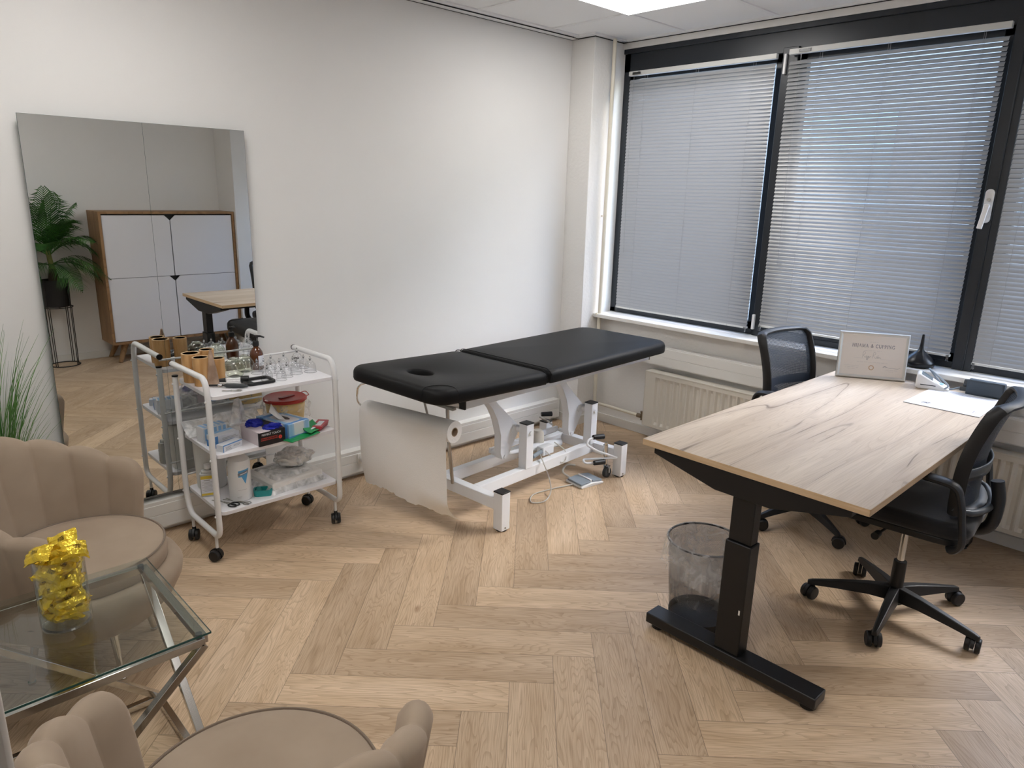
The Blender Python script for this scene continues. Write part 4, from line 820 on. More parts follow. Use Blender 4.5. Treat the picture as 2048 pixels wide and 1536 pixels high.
# transparent suction cups with valve stems
def cup_meshes():
    t = thing('suction_cup', 'x', 'suction cup', (0,0,T0))
    pr = [(0.0, 0.048)] ; pr = [(1.0, 0.0), (1.02, 0.002), (0.97, 0.006), (0.94, 0.024)]
    pr2 = [(r*0.025, z) for r, z in pr] + [(0.0205, 0.036), (0.0125, 0.045), (0.005, 0.049), (0.0045, 0.052)]
    MB().lathe(pr2, n=28, cap=False).mk('dome', 'cupglass', t, ang=180)
    MB().lathe([(0.0262, 0), (0.0268, 0.001), (0.0262, 0.002), (0.0252, 0.001), (0.0262, 0)], n=28, cap=False).mk('rim', 'clear', t)
    MB().cyl((0,0,0.049),(0,0,0.066),0.0036,0.0032,10).cyl((0,0,0.056),(0,0,0.059),0.0058,n=12).mk('valve', 'clear', t)
    MB().cyl((0,0,0.0655),(0,0,0.069),0.0014,n=8).cyl((0,0,0.052),(0,0,0.0545),0.0042,n=8).mk('valve_pin', 'darkgrey', t)
    return t
cup0 = cup_meshes()
cups = [(1.367, 3.130, 1.05, 'clear suction cup directly in front of the brown pump bottle'), (1.410, 3.155, 0.9, 'clear suction cup in the rear row just right of the brown pump bottle'), (1.455, 3.175, 1.0, 'clear suction cup in the rear row, third from the brown bottle'),
        (1.523, 3.180, 1.0, 'clear suction cup at the middle of the rear row below the back rail'), (1.350, 2.990, 1.0, 'clear suction cup beside the black frame grip, at the front left of the cups'), (1.400, 2.955, 0.9, 'clear suction cup at the front edge, second from the black grip'),
        (1.444, 2.990, 1.0, 'clear suction cup at the front edge, third from the black grip'), (1.452, 3.080, 1.0, 'clear suction cup in the middle row, left of centre'), (1.505, 3.020, 1.1, 'clear suction cup at the front edge, fourth from the black grip'),
        (1.530, 3.100, 0.95, 'clear suction cup in the middle row, right of centre'), (1.588, 3.170, 1.25, 'tallest clear suction cup, in the rear right corner of the cart top'), (1.585, 3.100, 0.95, 'clear suction cup in the middle row at the right end of the cart'), (1.572, 3.010, 1.1, 'clear suction cup nearest the front right corner of the cart top'),
        (1.400, 3.060, 1.0, 'clear suction cup between the brown bottle and the black frame grip')]
for i, (x, y, sc, lab) in enumerate(cups):
    o = cup0 if i == 0 else copy_tree(cup0)
    o.location = (x, y, T0); o.scale = (sc, sc, sc); tag(o, lab, 'suction cup', 'clear suction cups on the cart top')
t = thing('vacuum_hand_pump', 'black and clear hand suction pump with a square black grip on the cart top', 'hand pump', (1.235, 2.975, T0), rad(-2))
outer = rrect(0.0, -0.050, 0.128, 0.055, 0.018); inner = rrect(0.030, -0.036, 0.116, 0.042, 0.010)
mb = MB(); n = len(outer); vs = [(x, y, z) for z in (0.002, 0.014) for P_ in (outer, inner) for x, y in P_]
mb.add(vs, [(i, (i+1)%n, n+(i+1)%n, n+i) for i in range(n)] + [(2*n+i, 2*n+(i+1)%n, 3*n+(i+1)%n, 3*n+i) for i in range(n)] + [(i, (i+1)%n, 2*n+(i+1)%n, 2*n+i) for i in range(n)] + [(n+i, n+(i+1)%n, 3*n+(i+1)%n, 3*n+i) for i in range(n)])
mb.mk('grip', 'black', t, bevel=0.003)
MB().cyl((-0.055, 0.060, 0.018), (0.010, 0.028, 0.018), 0.012, n=18).mk('barrel', 'cupglass', t)
MB().cyl((-0.088, 0.076, 0.016), (-0.055, 0.060, 0.017), 0.007, 0.010).mk('nozzle', 'black', t); MB().cyl((0.0, 0.033, 0.018), (0.03, 0.018, 0.018), 0.015).mk('barrel_cap', 'black', t)
t = thing('scalpel_pen', 'dark grey pen-shaped lancing tool lying at the front of the cart top', 'lancing pen', (1.165, 2.962, T0), rad(-43))
MB().lathe([(0.004, 0), (0.006, 0.012), (0.0095, 0.02), (0.0105, 0.05), (0.0085, 0.09), (0.006, 0.108), (0, 0.112)], (-0.03, 0, 0.0105), 16, axis=Matrix.Rotation(rad(90), 3, 'Y')).mk('handle', 'darkgrey', t)
MB().cyl((-0.030, 0, 0.0105), (-0.048, 0, 0.0105), 0.0065).mk('ferrule', 'clear', t)
MB().cyl((-0.048, 0, 0.0100), (-0.085, 0, 0.0090), 0.0050, 0.0045).mk('tip', 'black', t)
def scissor(name, loc, rot, L, ring, m1, m2, lab, cat, spread=0.18):
    t = thing(name, lab, cat, loc, rot); 
    for s_ in (-1, 1):
        d = Vector((cos(spread*s_), sin(spread*s_), 0)); b = MB().bar(tuple(-d*L*0.45 + Vector((0,0,0.003+0.001*s_))), tuple(d*L*0.28 + Vector((0,0,0.003+0.001*s_))), 0.005, 0.0025)
        b.mk('blade', m1, t, bevel=0.0008)
        c = d*(L*0.28+ring*0.9) + Vector((0,0,0.004)); MB().tube([c + Vector((cos(2*pi*k/16)*ring*1.25, sin(2*pi*k/16)*ring*0.8, 0)) for k in range(16)], 0.0028 if m2 == 'black' else 0.0016, 8, closed=True).mk('finger_ring', m2, t)
    MB().cyl((0,0,0.0),(0,0,0.0065),0.003,n=10).mk('rivet', m1, t)
scissor('small_scissors', (1.150, 2.905, T0), rad(-38), 0.085, 0.0085, 'steel', 'steel', 'small steel scissors lying at the front left of the cart top', 'scissors')
# --- middle shelf
def carton(name, loc, rot, size, m, lab, cat='box', parts=()):
    t = thing(name, lab, cat, loc, rot); w, d, h = size
    MB().box(-w/2, -d/2, 0, w/2, d/2, h).mk('carton', m, t, bevel=0.001)
    return t
t = carton('medicine_box', (1.130, 2.925, T1), rad(22), (0.105, 0.042, 0.030), 'boxwhite', 'small white medicine box with dark edge stripe at the front of the middle shelf')
MB().box(-0.0528, -0.0214, -0.0, -0.0505, -0.0195, 0.0304).box(-0.0526, -0.0214, 0.0265, 0.0526, -0.0195, 0.0306).box(-0.0526, 0.0190, 0.0296, 0.0526, 0.0212, 0.0305).mk('stripe', 'blue', t)
MB().box(-0.040, -0.0214, 0.006, -0.006, -0.0211, 0.0072).box(-0.040, -0.0214, 0.010, -0.010, -0.0211, 0.0112).box(-0.040, -0.0214, 0.0145, -0.012, -0.0211, 0.0157).box(-0.040, -0.0214, 0.019, -0.008, -0.0211, 0.0202).box(0.004, -0.0214, 0.012, 0.042, -0.0211, 0.0132).box(0.004, -0.0214, 0.017, 0.042, -0.0211, 0.0182).mk('print_lines', 'ink', t)
t = carton('mask_box', (1.135, 3.000, T1), rad(14), (0.120, 0.060, 0.052), 'boxwhite', 'blue and white box behind the small medicine box on the middle shelf')
MB().box(-0.0606, -0.0304, 0, -0.046, -0.0300, 0.0525).box(-0.0606, -0.0306, 0.0, -0.0602, 0.0306, 0.030).mk('blue_panel', 'blue', t)
MB().box(-0.0603, 0.010, 0.0522, 0.0603, 0.0303, 0.0526).mk('light_panel', 'lightblue', t)
MB().box(-0.025, -0.0304, 0.036, 0.045, -0.0301, 0.038).box(-0.025, -0.0304, 0.030, 0.055, -0.0301, 0.032).box(-0.025, -0.0304, 0.023, 0.030, -0.0301, 0.025).mk('print_lines', 'ink_light', t)
t = carton('dressing_box', (1.120, 3.085, T1), rad(10), (0.115, 0.055, 0.070), 'boxwhite', 'light blue striped box farthest back at the left of the middle shelf')
for k in range(5): MB().box(-0.050+0.022*k, -0.0278, 0.010, -0.036+0.022*k, -0.0275, 0.064).box(-0.050+0.022*k, -0.0270, 0.0700, -0.036+0.022*k, 0.0270, 0.0703).mk('stripe', 'lightblue', t)
t = thing('wipes_pack', 'soft white pack of wipes with its top wrapper standing up', 'wipes pack', (1.225, 3.050, T1), rad(12))
MB().grid(lambda u, v: ((0.050*cos(2*pi*u))*(1 if abs(cos(2*pi*u)) < 0.8 else 0.95)*(1-0.12*v), (0.036*sin(2*pi*u))*(1-0.25*v), 0.062*v), 24, 6, True).plate([(0.044*cos(2*pi*k/24), 0.027*sin(2*pi*k/24)) for k in range(24)], 0.0615, 0.064).mk('pack_body', 'packfilm', t, ang=180)
MB().plate([(0.042*cos(2*pi*k/24), 0.028*sin(2*pi*k/24)) for k in range(24)], 0.002, 0.052).mk('wipes', 'plain', t, bevel=0.004)
MB().grid(lambda u, v: (-0.052+0.105*u*(1-0.62*v)+0.045*v, 0.012*sin(9*u)*(1-0.5*v)+0.010*v, 0.055+0.125*v-0.03*abs(u-0.5)*v), 14, 12).mk('open_wrapper', 'packfilm', t, ang=180)
tag(MB().grid(lambda u, v: (1.04+0.36*u, 3.135+0.10*v+0.02*u, 0.515+0.006*sin(9*u)*sin(5*v)+0.05*v*v), 16, 8).mk('plastic_sheet', 'packfilm', ang=180, solid=0.0015), 'crumpled clear plastic wrap along the back of the middle shelf', 'plastic wrap')
# glove box
t = thing('glove_box', 'black and pink PERFECT TOUCH glove box with blue gloves bulging out of the top', 'glove box', (1.290, 2.945, T1), rad(4))
MB().box(-0.062, -0.085, 0, 0.062, 0.120, 0.062).mk('carton', 'pinkbox', t, bevel=0.001)
MB().box(-0.0624, -0.0856, 0, 0.0624, -0.0850, 0.0622).box(-0.005, -0.085, 0.0620, 0.0624, 0.12, 0.0626).box(-0.0626, -0.0856, 0, -0.0608, -0.076, 0.0622).mk('black_panel', 'blackprint', t)
text('lettering', 'PERFECT TOUCH', 0.0125, 'boxwhite', t, (-0.004, -0.0860, 0.050), (rad(90), 0, 0), sx=0.95)
text('lettering', 'POWDER FREE NITRILE', 0.0075, 'redprint', t, (-0.014, -0.0860, 0.034), (rad(90), 0, 0))
text('lettering', 'EXAMINATION GLOVES', 0.0075, 'redprint', t, (-0.014, -0.0860, 0.026), (rad(90), 0, 0))
lo = MB().cyl((0.038, -0.0858, 0.026), (0.038, -0.0864, 0.026), 0.0085, n=20).mk('size_badge', 'redprint', t)
text('lettering', 'L', 0.010, 'blackprint', t, (0.038, -0.0867, 0.026), (rad(90), 0, 0))
def crumple(name, c, r, seed, m, parent, amp=0.25, nu=28, nv=16):
    rn = random.Random(seed); ph = [(rn.uniform(2, 6), rn.uniform(2, 6), rn.uniform(0, 6)) for _ in range(5)]
    def f(u, v):
        a = 2*pi*u; b = pi*v; d = Vector((cos(a)*sin(b), sin(a)*sin(b), cos(b))); k = 1 + amp*sum(abs(sin(p[0]*d.x+p[1]*d.y+p[2]+3*d.z))-0.6 for p in ph)/2
        return (c[0]+r[0]*d.x*k, c[1]+r[1]*d.y*k, c[2]+r[2]*d.z*k)
    return MB().grid(f, nu, nv, True).mk(name, m, parent, ang=50)
crumple('glove', (-0.018, 0.035, 0.066), (0.036, 0.032, 0.024), 3, 'nitrile', t, 0.35)
crumple('glove', (0.022, -0.045, 0.060), (0.040, 0.026, 0.020), 8, 'nitrile', t, 0.35)
# tissue box
t = thing('tissue_box', 'blue and white checked tissue box with a tissue pulled up', 'tissue box', (1.408, 2.985, T1), rad(14))
MB().box(-0.060, -0.110, 0, 0.060, 0.110, 0.068).mk('carton', 'skyblue', t, bevel=0.002)
MB().box(-0.030, -0.1104, 0.001, 0.026, 0.1104, 0.0684).box(-0.0604, -0.075, 0.001, 0.0604, 0.045, 0.0683).mk('white_band', 'boxwhite', t)
sb = MB()
for x0, x1 in ((-0.060, -0.040), (0.036, 0.052)): sb.box(x0, -0.1106, 0, x1, 0.1106, 0.0686)
sb.mk('stripe', 'lightblue', t)
MB().box(-0.0606, -0.1108, 0.0, 0.0606, -0.1104, 0.012).box(-0.0606, 0.060, 0, 0.0606, 0.085, 0.0688).box(-0.0606, -0.100, 0.0, 0.0606, -0.085, 0.0688).mk('stripe', 'blue', t)
MB().plate([(0.016*cos(2*pi*k/24), 0.045*sin(2*pi*k/24)) for k in range(24)], 0.0686, 0.0692).mk('opening', 'darkgrey', t)
MB().add([(-0.012,-0.035,0.066),(0.008,0.030,0.066),(-0.070,0.005,0.112),(-0.030,0.038,0.135),(-0.010,0.032,0.100),(-0.040,-0.022,0.075)], [(0,1,4,5),(5,4,3,2)]).mk('tissue', 'plain', t, ang=180, solid=0.0006)
# sharps container
t = thing('sharps_container', 'round yellow sharps container with a red lid at the rear of the middle shelf', 'sharps container', (1.492, 3.125, T1))
MB().lathe([(0.078, 0), (0.082, 0.004), (0.094, 0.110), (0.094, 0.118), (0, 0.118)], n=44).mk('tub', 'yellowtub', t)
MB().lathe([(0.099, 0.108), (0.102, 0.110), (0.102, 0.120), (0.096, 0.1245), (0.088, 0.122), (0, 0.122)], n=44).mk('lid', 'redlid', t)
MB().plate([(-0.035,-0.030),(0.045,-0.012),(0.042,0.010),(-0.038,-0.008)], 0.122, 0.1265).mk('flap', 'reddark', t, bevel=0.001)
MB().tube(fillet([(0.090,0.035,0.118),(0.135,0.050,0.118),(0.125,-0.005,0.110),(0.098,-0.01,0.114)],0.015), 0.002, 6).mk('tab', 'redlid', t)
t2 = tag(MB().lathe([(0.090+0.004, 0.002), (0.108, 0.03), (0.104, 0.06), (0.112, 0.09), (0.100, 0.105)], (1.492, 3.125, T1), 44, cap=False).mk('plastic_bag', 'bagfilm', ang=180), 'clear crinkled bag hanging loosely around the yellow sharps container', 'plastic bag')
for v in t2.data.vertices:
    a = math.atan2(v.co.y-3.125, v.co.x-1.492); v.co.x += 0.010*sin(9*a)*cos(a); v.co.y += 0.008*sin(9*a+1)*sin(a)
# green packets and red packs
t = thing('green_packet', 'flat green foil packet jutting over the front edge of the middle shelf', 'foil packet', (1.435, 2.860, T1), rad(16), 'green foil packets')
MB().grid(lambda u, v: (-0.085+0.17*u, -0.030+0.06*v, 0.003+0.003*sin(8*u)*sin(6*v)+0.002), 14, 8).mk('foil', 'green', t, ang=180, solid=0.003)
t = thing('green_packet', 'green foil packet with white print leaning against the tissue box', 'foil packet', (1.505, 2.895, T1+0.010), rad(30), 'green foil packets')
MB().grid(lambda u, v: (-0.05+0.10*u, -0.028+0.056*v, 0.004+0.03*v*v+0.002*sin(7*u)), 12, 8).mk('foil', 'green', t, ang=180, solid=0.003)
MB().box(-0.02, -0.012, 0.010, 0.015, 0.004, 0.0125).mk('print', 'boxwhite', t)
for k in range(3):
    t = thing('red_packet', ('red and white blade packet at the bottom of the small stack', 'red and white blade packet in the middle of the small stack', 'red and white blade packet on top of the small stack by the right post')[k], 'packet', (1.558+0.003*k, 2.935-0.004*k, T1+0.0085*k), rad(38+3*k), 'red packets stacked beside the right post')
    MB().box(-0.055, -0.026, 0, 0.055, 0.026, 0.008).mk('sleeve', 'redpack', t, bevel=0.001)
    MB().box(-0.038, -0.014, 0.008, 0.030, 0.012, 0.0084).mk('window', 'boxwhite', t)
# --- lower shelf
t = thing('white_canister', 'tall milky white canister at the rear left of the bottom shelf', 'canister', (1.140, 3.190, T2))
MB().lathe([(0.060, 0), (0.064, 0.004), (0.070, 0.20), (0.070, 0.222), (0.066, 0.226), (0, 0.226)], n=40).mk('canister_body', 'milky', t)
t = thing('cleaner_bottle', 'flat clear bottle with yellow edged label at the left of the bottom shelf', 'bottle', (1.084, 3.085, T2), rad(-20))
MB().plate(rrect(-0.034, -0.018, 0.034, 0.018, 0.012), 0, 0.110).plate(rrect(-0.026, -0.014, 0.026, 0.014, 0.010), 0.110, 0.124).cyl((0,0,0.124),(0,0,0.134),0.011,n=18).mk('bottle_body', 'paleplastic', t, bevel=0.003)
MB().cyl((0,0,0.132),(0,0,0.150),0.0135,n=20).mk('cap', 'white_plastic', t)
MB().box(-0.0300, -0.0188, 0.012, 0.0300, -0.0182, 0.100).mk('label', 'form', t)
MB().box(-0.0302, -0.0191, 0.086, 0.0302, -0.0187, 0.101).box(-0.0302, -0.0191, 0.008, 0.0302, -0.0187, 0.018).mk('label_band', 'yellow_label', t)
mb = MB().box(-0.018, -0.0191, 0.078, 0.008, -0.0187, 0.082)
for k in range(8): mb.box(-0.026+0.008*(k%2), -0.0191, 0.070-0.006*k, 0.026-0.006*(k%3), -0.0187, 0.0715-0.006*k)
mb.mk('print_lines', 'ink_light', t)
t = thing('disinfectant_bottle', 'white round bottle with a blue triangle label on the bottom shelf', 'bottle', (1.180, 2.966, T2), rad(-12))
MB().lathe([(0.044, 0), (0.048, 0.004), (0.048, 0.172), (0.044, 0.188), (0.026, 0.206), (0.020, 0.210), (0.020, 0.238), (0, 0.238)], n=40).mk('bottle_body', 'white_plastic', t, ang=30)
def onr(R, a, z): return (R*cos(rad(a)), R*sin(rad(a)), z)
mb = MB(); n_t = 30; up_ = []; lo_ = []
for k in range(n_t+1):
    a = -106 + 58*k/n_t; zt = 0.146+0.006*k/n_t
    zl = (0.118+(0.082-0.118)*(a+90)/18) if -90 <= a <= -72 else (zt-0.030 if a < -90 else 0.082+(0.148-0.082)*(a+72)/24)
    up_.append(onr(0.0484, a, zt)); lo_.append(onr(0.0484, a, min(zl, zt)))
mb.add(up_+lo_, [(k, k+1, n_t+2+k, n_t+1+k) for k in range(n_t)]).mk('triangle_logo', 'cyan', t, ang=180)
mb = MB(); mb.add([onr(0.0487, -108+8*k, 0.121+0.0015*k) for k in range(8)]+[onr(0.0487, -108+8*k, 0.135+0.0015*k) for k in range(8)], [(k, k+1, k+9, k+8) for k in range(7)]).mk('brand_band', 'ink', t, ang=180)
mb = MB(); mb.add([onr(0.0490, -98+8*k, 0.1265+0.0015*k) for k in range(6)]+[onr(0.0490, -98+8*k, 0.1305+0.0015*k) for k in range(6)], [(k, k+1, k+7, k+6) for k in range(5)]).mk('brand_band_print', 'boxwhite', t, ang=180)
mb = MB()
for z, a0, a1 in ((0.056, -112, -66), (0.024, -118, -95), (0.019, -118, -98)): n = 6; mb.add([onr(0.0486, a0+(a1-a0)*k/n, z) for k in range(n+1)]+[onr(0.0486, a0+(a1-a0)*k/n, z+0.0012) for k in range(n+1)], [(k, k+1, k+n+2, k+n+1) for k in range(n)])
mb.mk('print_lines', 'ink_light', t, ang=180)
t = thing('teal_dish', 'teal green plastic tape holder beside the white bottle on the bottom shelf', 'plastic holder', (1.272, 2.940, T2), rad(-28))
o_ = rrect(-0.040, -0.028, 0.040, 0.028, 0.018); i_ = rrect(-0.034, -0.022, 0.034, 0.022, 0.013); n = len(o_)
MB().add([(x, y, 0) for x, y in o_]+[(x*1.04, y*1.04, 0.028) for x, y in o_]+[(x, y, 0.028) for x, y in i_]+[(x, y, 0.006) for x, y in i_], [tuple(range(n))[::-1], tuple(range(3*n, 4*n))]+[(k*n+j, k*n+(j+1)%n, (k+1)*n+(j+1)%n, (k+1)*n+j) for k in range(3) for j in range(n)]).mk('dish', 'teal', t)
MB().cyl((-0.02, -0.022, 0.018), (-0.02, 0.022, 0.018), 0.012, n=20).mk('tape_core', 'teal', t)
scissor('black_scissors', (1.102, 2.960, T2), rad(-68), 0.145, 0.0165, 'steel', 'black', 'black handled scissors at the front left of the bottom shelf', 'scissors', 0.16)
scissor('steel_forceps', (1.148, 2.935, T2), rad(-63), 0.155, 0.0120, 'steel', 'steel', 'steel forceps lying next to the black handled scissors on the bottom shelf', 'forceps', 0.13)
t = thing('gauze_bag', 'large clear plastic bag of folded white disposables on the bottom shelf', 'plastic bag', (1.425, 3.04, T2), rad(6))
def pillow(lx, ly, h, seed):
    rn = random.Random(seed); ph = [(rn.uniform(10, 40), rn.uniform(10, 40), rn.uniform(0, 6)) for _ in range(6)]
    def z(x, y): return 0.004*sum(sin(a*x+b*y+c) for a, b, c in ph)/2
    mb = MB(); nu, nv = 24, 18
    def top(u, v):
        x = -lx+2*lx*u; y = -ly+2*ly*v; e = min(1, 5*min(u, 1-u, v, 1-v))**0.5; return (x, y, max(0.001, h*e + z(x, y)*e))
    mb.grid(top, nu, nv); mb.grid(lambda u, v: (-lx+2*lx*u, -ly+2*ly*v, 0.0008), nu, nv); return mb
pillow(0.145, 0.135, 0.058, 2).mk('bag_film', 'packfilm', t, ang=60)
MB().plate(rrect(-0.134, -0.122, 0.134, 0.122, 0.01), 0.002, 0.050).mk('contents', 'plain', t, bevel=0.008)
t = thing('swab_pack', 'crumpled white pack of swabs lying on the large clear bag', 'swab pack', (1.485, 3.055, T2+0.062))
crumple('wrapper', (0, 0, 0.040), (0.090, 0.062, 0.042), 21, 'packfilm', t, 0.30)
crumple('swabs', (-0.005, -0.01, 0.034), (0.078, 0.052, 0.036), 22, 'plain', t, 0.22)

# ============================================================ VELVET ARMCHAIRS
def armchair(loc, face, label):
    t = thing('armchair', label, 'armchair', (loc[0], loc[1], 0), 0, 'taupe velvet shell armchairs'); back = face + 180; LOB = 10; SP = 214.0; W_ = SP/LOB
    env = [(0, .772), (31, .742), (45, .714), (67, .666), (88, .617), (98, .602), (107, .586)]
    def H(phi):
        p = abs(phi)
        for (a, x), (b, y) in zip(env, env[1:]):
            if p <= b: return x+(y-x)*(p-a)/(b-a)
        return env[-1][1]
    na = 18*LOB; ncs = 26; mb = MB(); vs = []
    for i in range(na+1):
        s_ = i/na; phi = -SP/2 + SP*s_; f = (s_*LOB) % 1.0; lob = sin(pi*f)                # 0 at seams, 1 mid-lobe
        lob_ = max(0.0, lob)**0.75
        if i == na: lob_ = 0
        top = H(phi) + 0.016*(lob_-0.45); endd = min(phi+SP/2, SP/2-phi)
        if endd < 7: top = top - 0.055*(1-sqrt(max(0, 1-((7-endd)/7)**2)))
        th = 0.026 + 0.004*lob_;  e_ = min(1.0, endd/3.5); th *= (0.25+0.75*sqrt(max(0, 1-(1-e_)**2)))
        zb = 0.250
        # centre line radius as a function of height
        def rc(z): q = (z-zb)/(0.76-zb); return 0.272 + 0.020*sin(min(1, q*1.2)*pi/2) + 0.062*q**1.4
        a = rad(back+phi); ca, sa = cos(a), sin(a); m = ncs//2; ring = []
        for k in range(m-3): q = k/(m-4); z = zb + (top-th-zb)*q; ring.append((rc(z)+th+0.003*lob_*min(1, q*2), z))
        for k in range(1, 7): an = rad(180*k/7); z0 = top-th; ring.append((rc(z0)+th*cos(an), z0+th*sin(an)))
        for k in range(m-3): q = 1-k/(m-4); z = zb + (top-th-zb)*q; ring.append((rc(z)-th-0.008*lob_*min(1, q*1.5), z))
        for r, z in ring: vs.append((r*ca, r*sa, z))
        nr = len(ring)
    mb.add(vs, [(i*nr+k, i*nr+(k+1)%nr, (i+1)*nr+(k+1)%nr, (i+1)*nr+k) for i in range(na) for k in range(nr)] + [tuple(range(nr))[::-1], tuple(na*nr+k for k in range(nr))])
    sh = mb.mk('backrest_shell', 'velvet', t, ang=75)
    # body bowl under the seat
    MB().lathe([(0.0, 0.160), (0.17, 0.162), (0.225, 0.182), (0.270, 0.232), (0.298, 0.287), (0.303, 0.317), (0.291, 0.340), (0.268, 0.348), (0.20, 0.348), (0, 0.348)], n=64).mk('seat_base', 'velvet', t, ang=60)
    MB().lathe([(0.248, 0.342), (0.257, 0.354), (0.259, 0.38), (0.256, 0.405), (0.245, 0.416), (0.20, 0.4205), (0.10, 0.423), (0, 0.424)], n=64).mk('seat_cushion', 'velvet', t, ang=60)
    MB().tube([(0.2525*cos(2*pi*k/64), 0.2525*sin(2*pi*k/64), 0.4135) for k in range(64)], 0.0035, 6, closed=True).mk('piping', 'piping', t)
    MB().tube([((0.3035)*cos(rad(back-SP/2+SP*k/60)), (0.3035)*sin(rad(back-SP/2+SP*k/60)), 0.30) for k in range(61)], 0.003, 6).mk('base_seam', 'piping', sh)
    for k in range(4):
        a = rad(face + 45 + 90*k); d = Vector((cos(a), sin(a), 0)); p0 = d*0.165 + Vector((0,0,0.185)); p1 = d*0.200
        lg = MB().cyl(p0, p1+Vector((0,0,0.006)), 0.0135, 0.0085, 14).mk('leg', 'chrome', t)
        MB().cyl(p1+Vector((0,0,0.008)), p1, 0.012, 0.012, 14).mk('foot_pad', 'chrome', lg)
    return t
armchair((0.464, 2.548), -37, 'taupe velvet armchair with scalloped back beside the mirror, behind the glass table')
armchair((0.452, 1.186), 46, 'taupe velvet armchair cut off by the bottom edge, in front of the glass table')

# ============================================================ GLASS SIDE TABLE
TX0, TX1, TY0, TY1, TZ = 0.050, 0.556, 1.672, 2.172, 0.484
t = thing('side_table', 'square side table with clear glass top on crossed chrome bars', 'side table', (0,0,0))
b = 0.022
fr = MB()
for p, q in (((TX0+b/2,TY0+b/2),(TX1-b/2,TY0+b/2)), ((TX1-b/2,TY0+b/2),(TX1-b/2,TY1-b/2)), ((TX1-b/2,TY1-b/2),(TX0+b/2,TY1-b/2)), ((TX0+b/2,TY1-b/2),(TX0+b/2,TY0+b/2))):
    MB().bar((*p, TZ-b/2), (*q, TZ-b/2), b, b).mk('top_rail', 'chrome', t, bevel=0.0015)
    MB().bar((*p, b/2+0.004), (*q, b/2+0.004), b*0.9, b*0.9).mk('floor_rail', 'chrome', t, bevel=0.0015)
e = b/2
for p, q in (((TX1-e,TY1-e),(TX1-e,TY0+e)), ((TX1-e,TY0+e),(TX0+e,TY0+e)), ((TX0+e,TY0+e),(TX0+e,TY1-e)), ((TX0+e,TY1-e),(TX1-e,TY1-e))):
    MB().bar((*p, TZ-b), (*q, b), b, b*0.9).mk('diagonal_bar', 'chrome', t, bevel=0.0015)
mb = MB()
for x in (TX0+0.030, TX1-0.020):
    for y in (TY0+0.020, TY1-0.022): mb.cyl((x, y, TZ), (x, y, TZ+0.0075), 0.0085, n=16)
mb.mk('rubber_pad', 'darkgrey', t)
gl = MB().box(TX0-0.002, TY0-0.002, TZ+0.008, TX1+0.004, TY1+0.006, TZ+0.0135).mk('glass_top', 'tableglass', t, smooth=False)
MB().box(TX0-0.002, TY0-0.0026, TZ+0.008, TX1+0.004, TY0-0.0021, TZ+0.0135).box(TX1+0.0041, TY0-0.002, TZ+0.008, TX1+0.0046, TY1+0.006, TZ+0.0135).mk('glass_edge', 'glassedge', gl, smooth=False)
GZ = TZ+0.0135
# candy jar
JX, JY = 0.300, 1.948
t = thing('candy_jar', 'clear glass cylinder jar standing on the glass side table', 'jar', (JX, JY, GZ))
MB().lathe([(0.051, 0.0), (0.057, 0.004), (0.058, 0.012), (0.058, 0.197), (0.0555, 0.197), (0.0555, 0.014), (0, 0.012)], n=48).mk('jar_wall', 'jarglass', t, ang=40)
MB().lathe([(0.030, 0.0), (0.051, 0.0015), (0.055, 0.006), (0.051, 0.010), (0, 0.011)], n=40).mk('jar_base', 'clear', t)
def candy(seed):
    rn = random.Random(seed); L, Wd = 0.0335, 0.0245; nu, nv = 14, 10; ph = [rn.uniform(0, 6) for _ in range(6)]
    def side(sg):
        def f(u, v):
            x = -1+2*u; y = -1+2*v; fl = max(0, 1-abs(x)**3)*max(0, 1-abs(y)**2.5); cr = 0.0022*sin(7*x+ph[0]+3*y)+0.0016*sin(11*y+ph[1])
            X = x*L*(1+0.05*sin(3*y+ph[2])); Y = y*Wd*(1-0.25*(1-abs(x))**1*0.2 + 0.10*abs(x)**3)
            return (X, Y, sg*(0.0105*fl**0.6) + cr*(0.6+0.5*abs(x)) + 0.004*sin(2.5*x+ph[3]))
        return f
    mb = MB().grid(side(1), nu, nv); mb.grid(side(-1), nu, nv); return mb
protos = [candy(s_).mk('wrapped_candy', 'foil', ang=32) for s_ in (1, 2, 3, 4)]
rnd = random.Random(12); pos = []
for ly in range(7):
    nn = 4 if ly < 6 else 3
    for k in range(nn):
        a = ly*0.8 + k*2*pi/nn + rnd.uniform(-0.25, 0.25); r = 0.031 + rnd.uniform(-0.003, 0.002)
        pos.append((r*cos(a), r*sin(a), 0.032 + ly*0.0262 + rnd.uniform(-0.003, 0.003), rnd.uniform(0.5, 1.2)*rnd.choice((-1, 1)), rnd.uniform(-0.5, 0.5), a + pi/2 + rnd.uniform(-0.3, 0.3)))
pos += [(-0.040, -0.006, 0.212, 0.55, -0.25, -0.75), (0.034, -0.030, 0.212, 0.75, 0.35, 0.2), (0.018, 0.010, 0.224, 0.65, -0.25, -0.35), (-0.004, -0.024, 0.205, 0.8, 0.1, 2.2)]
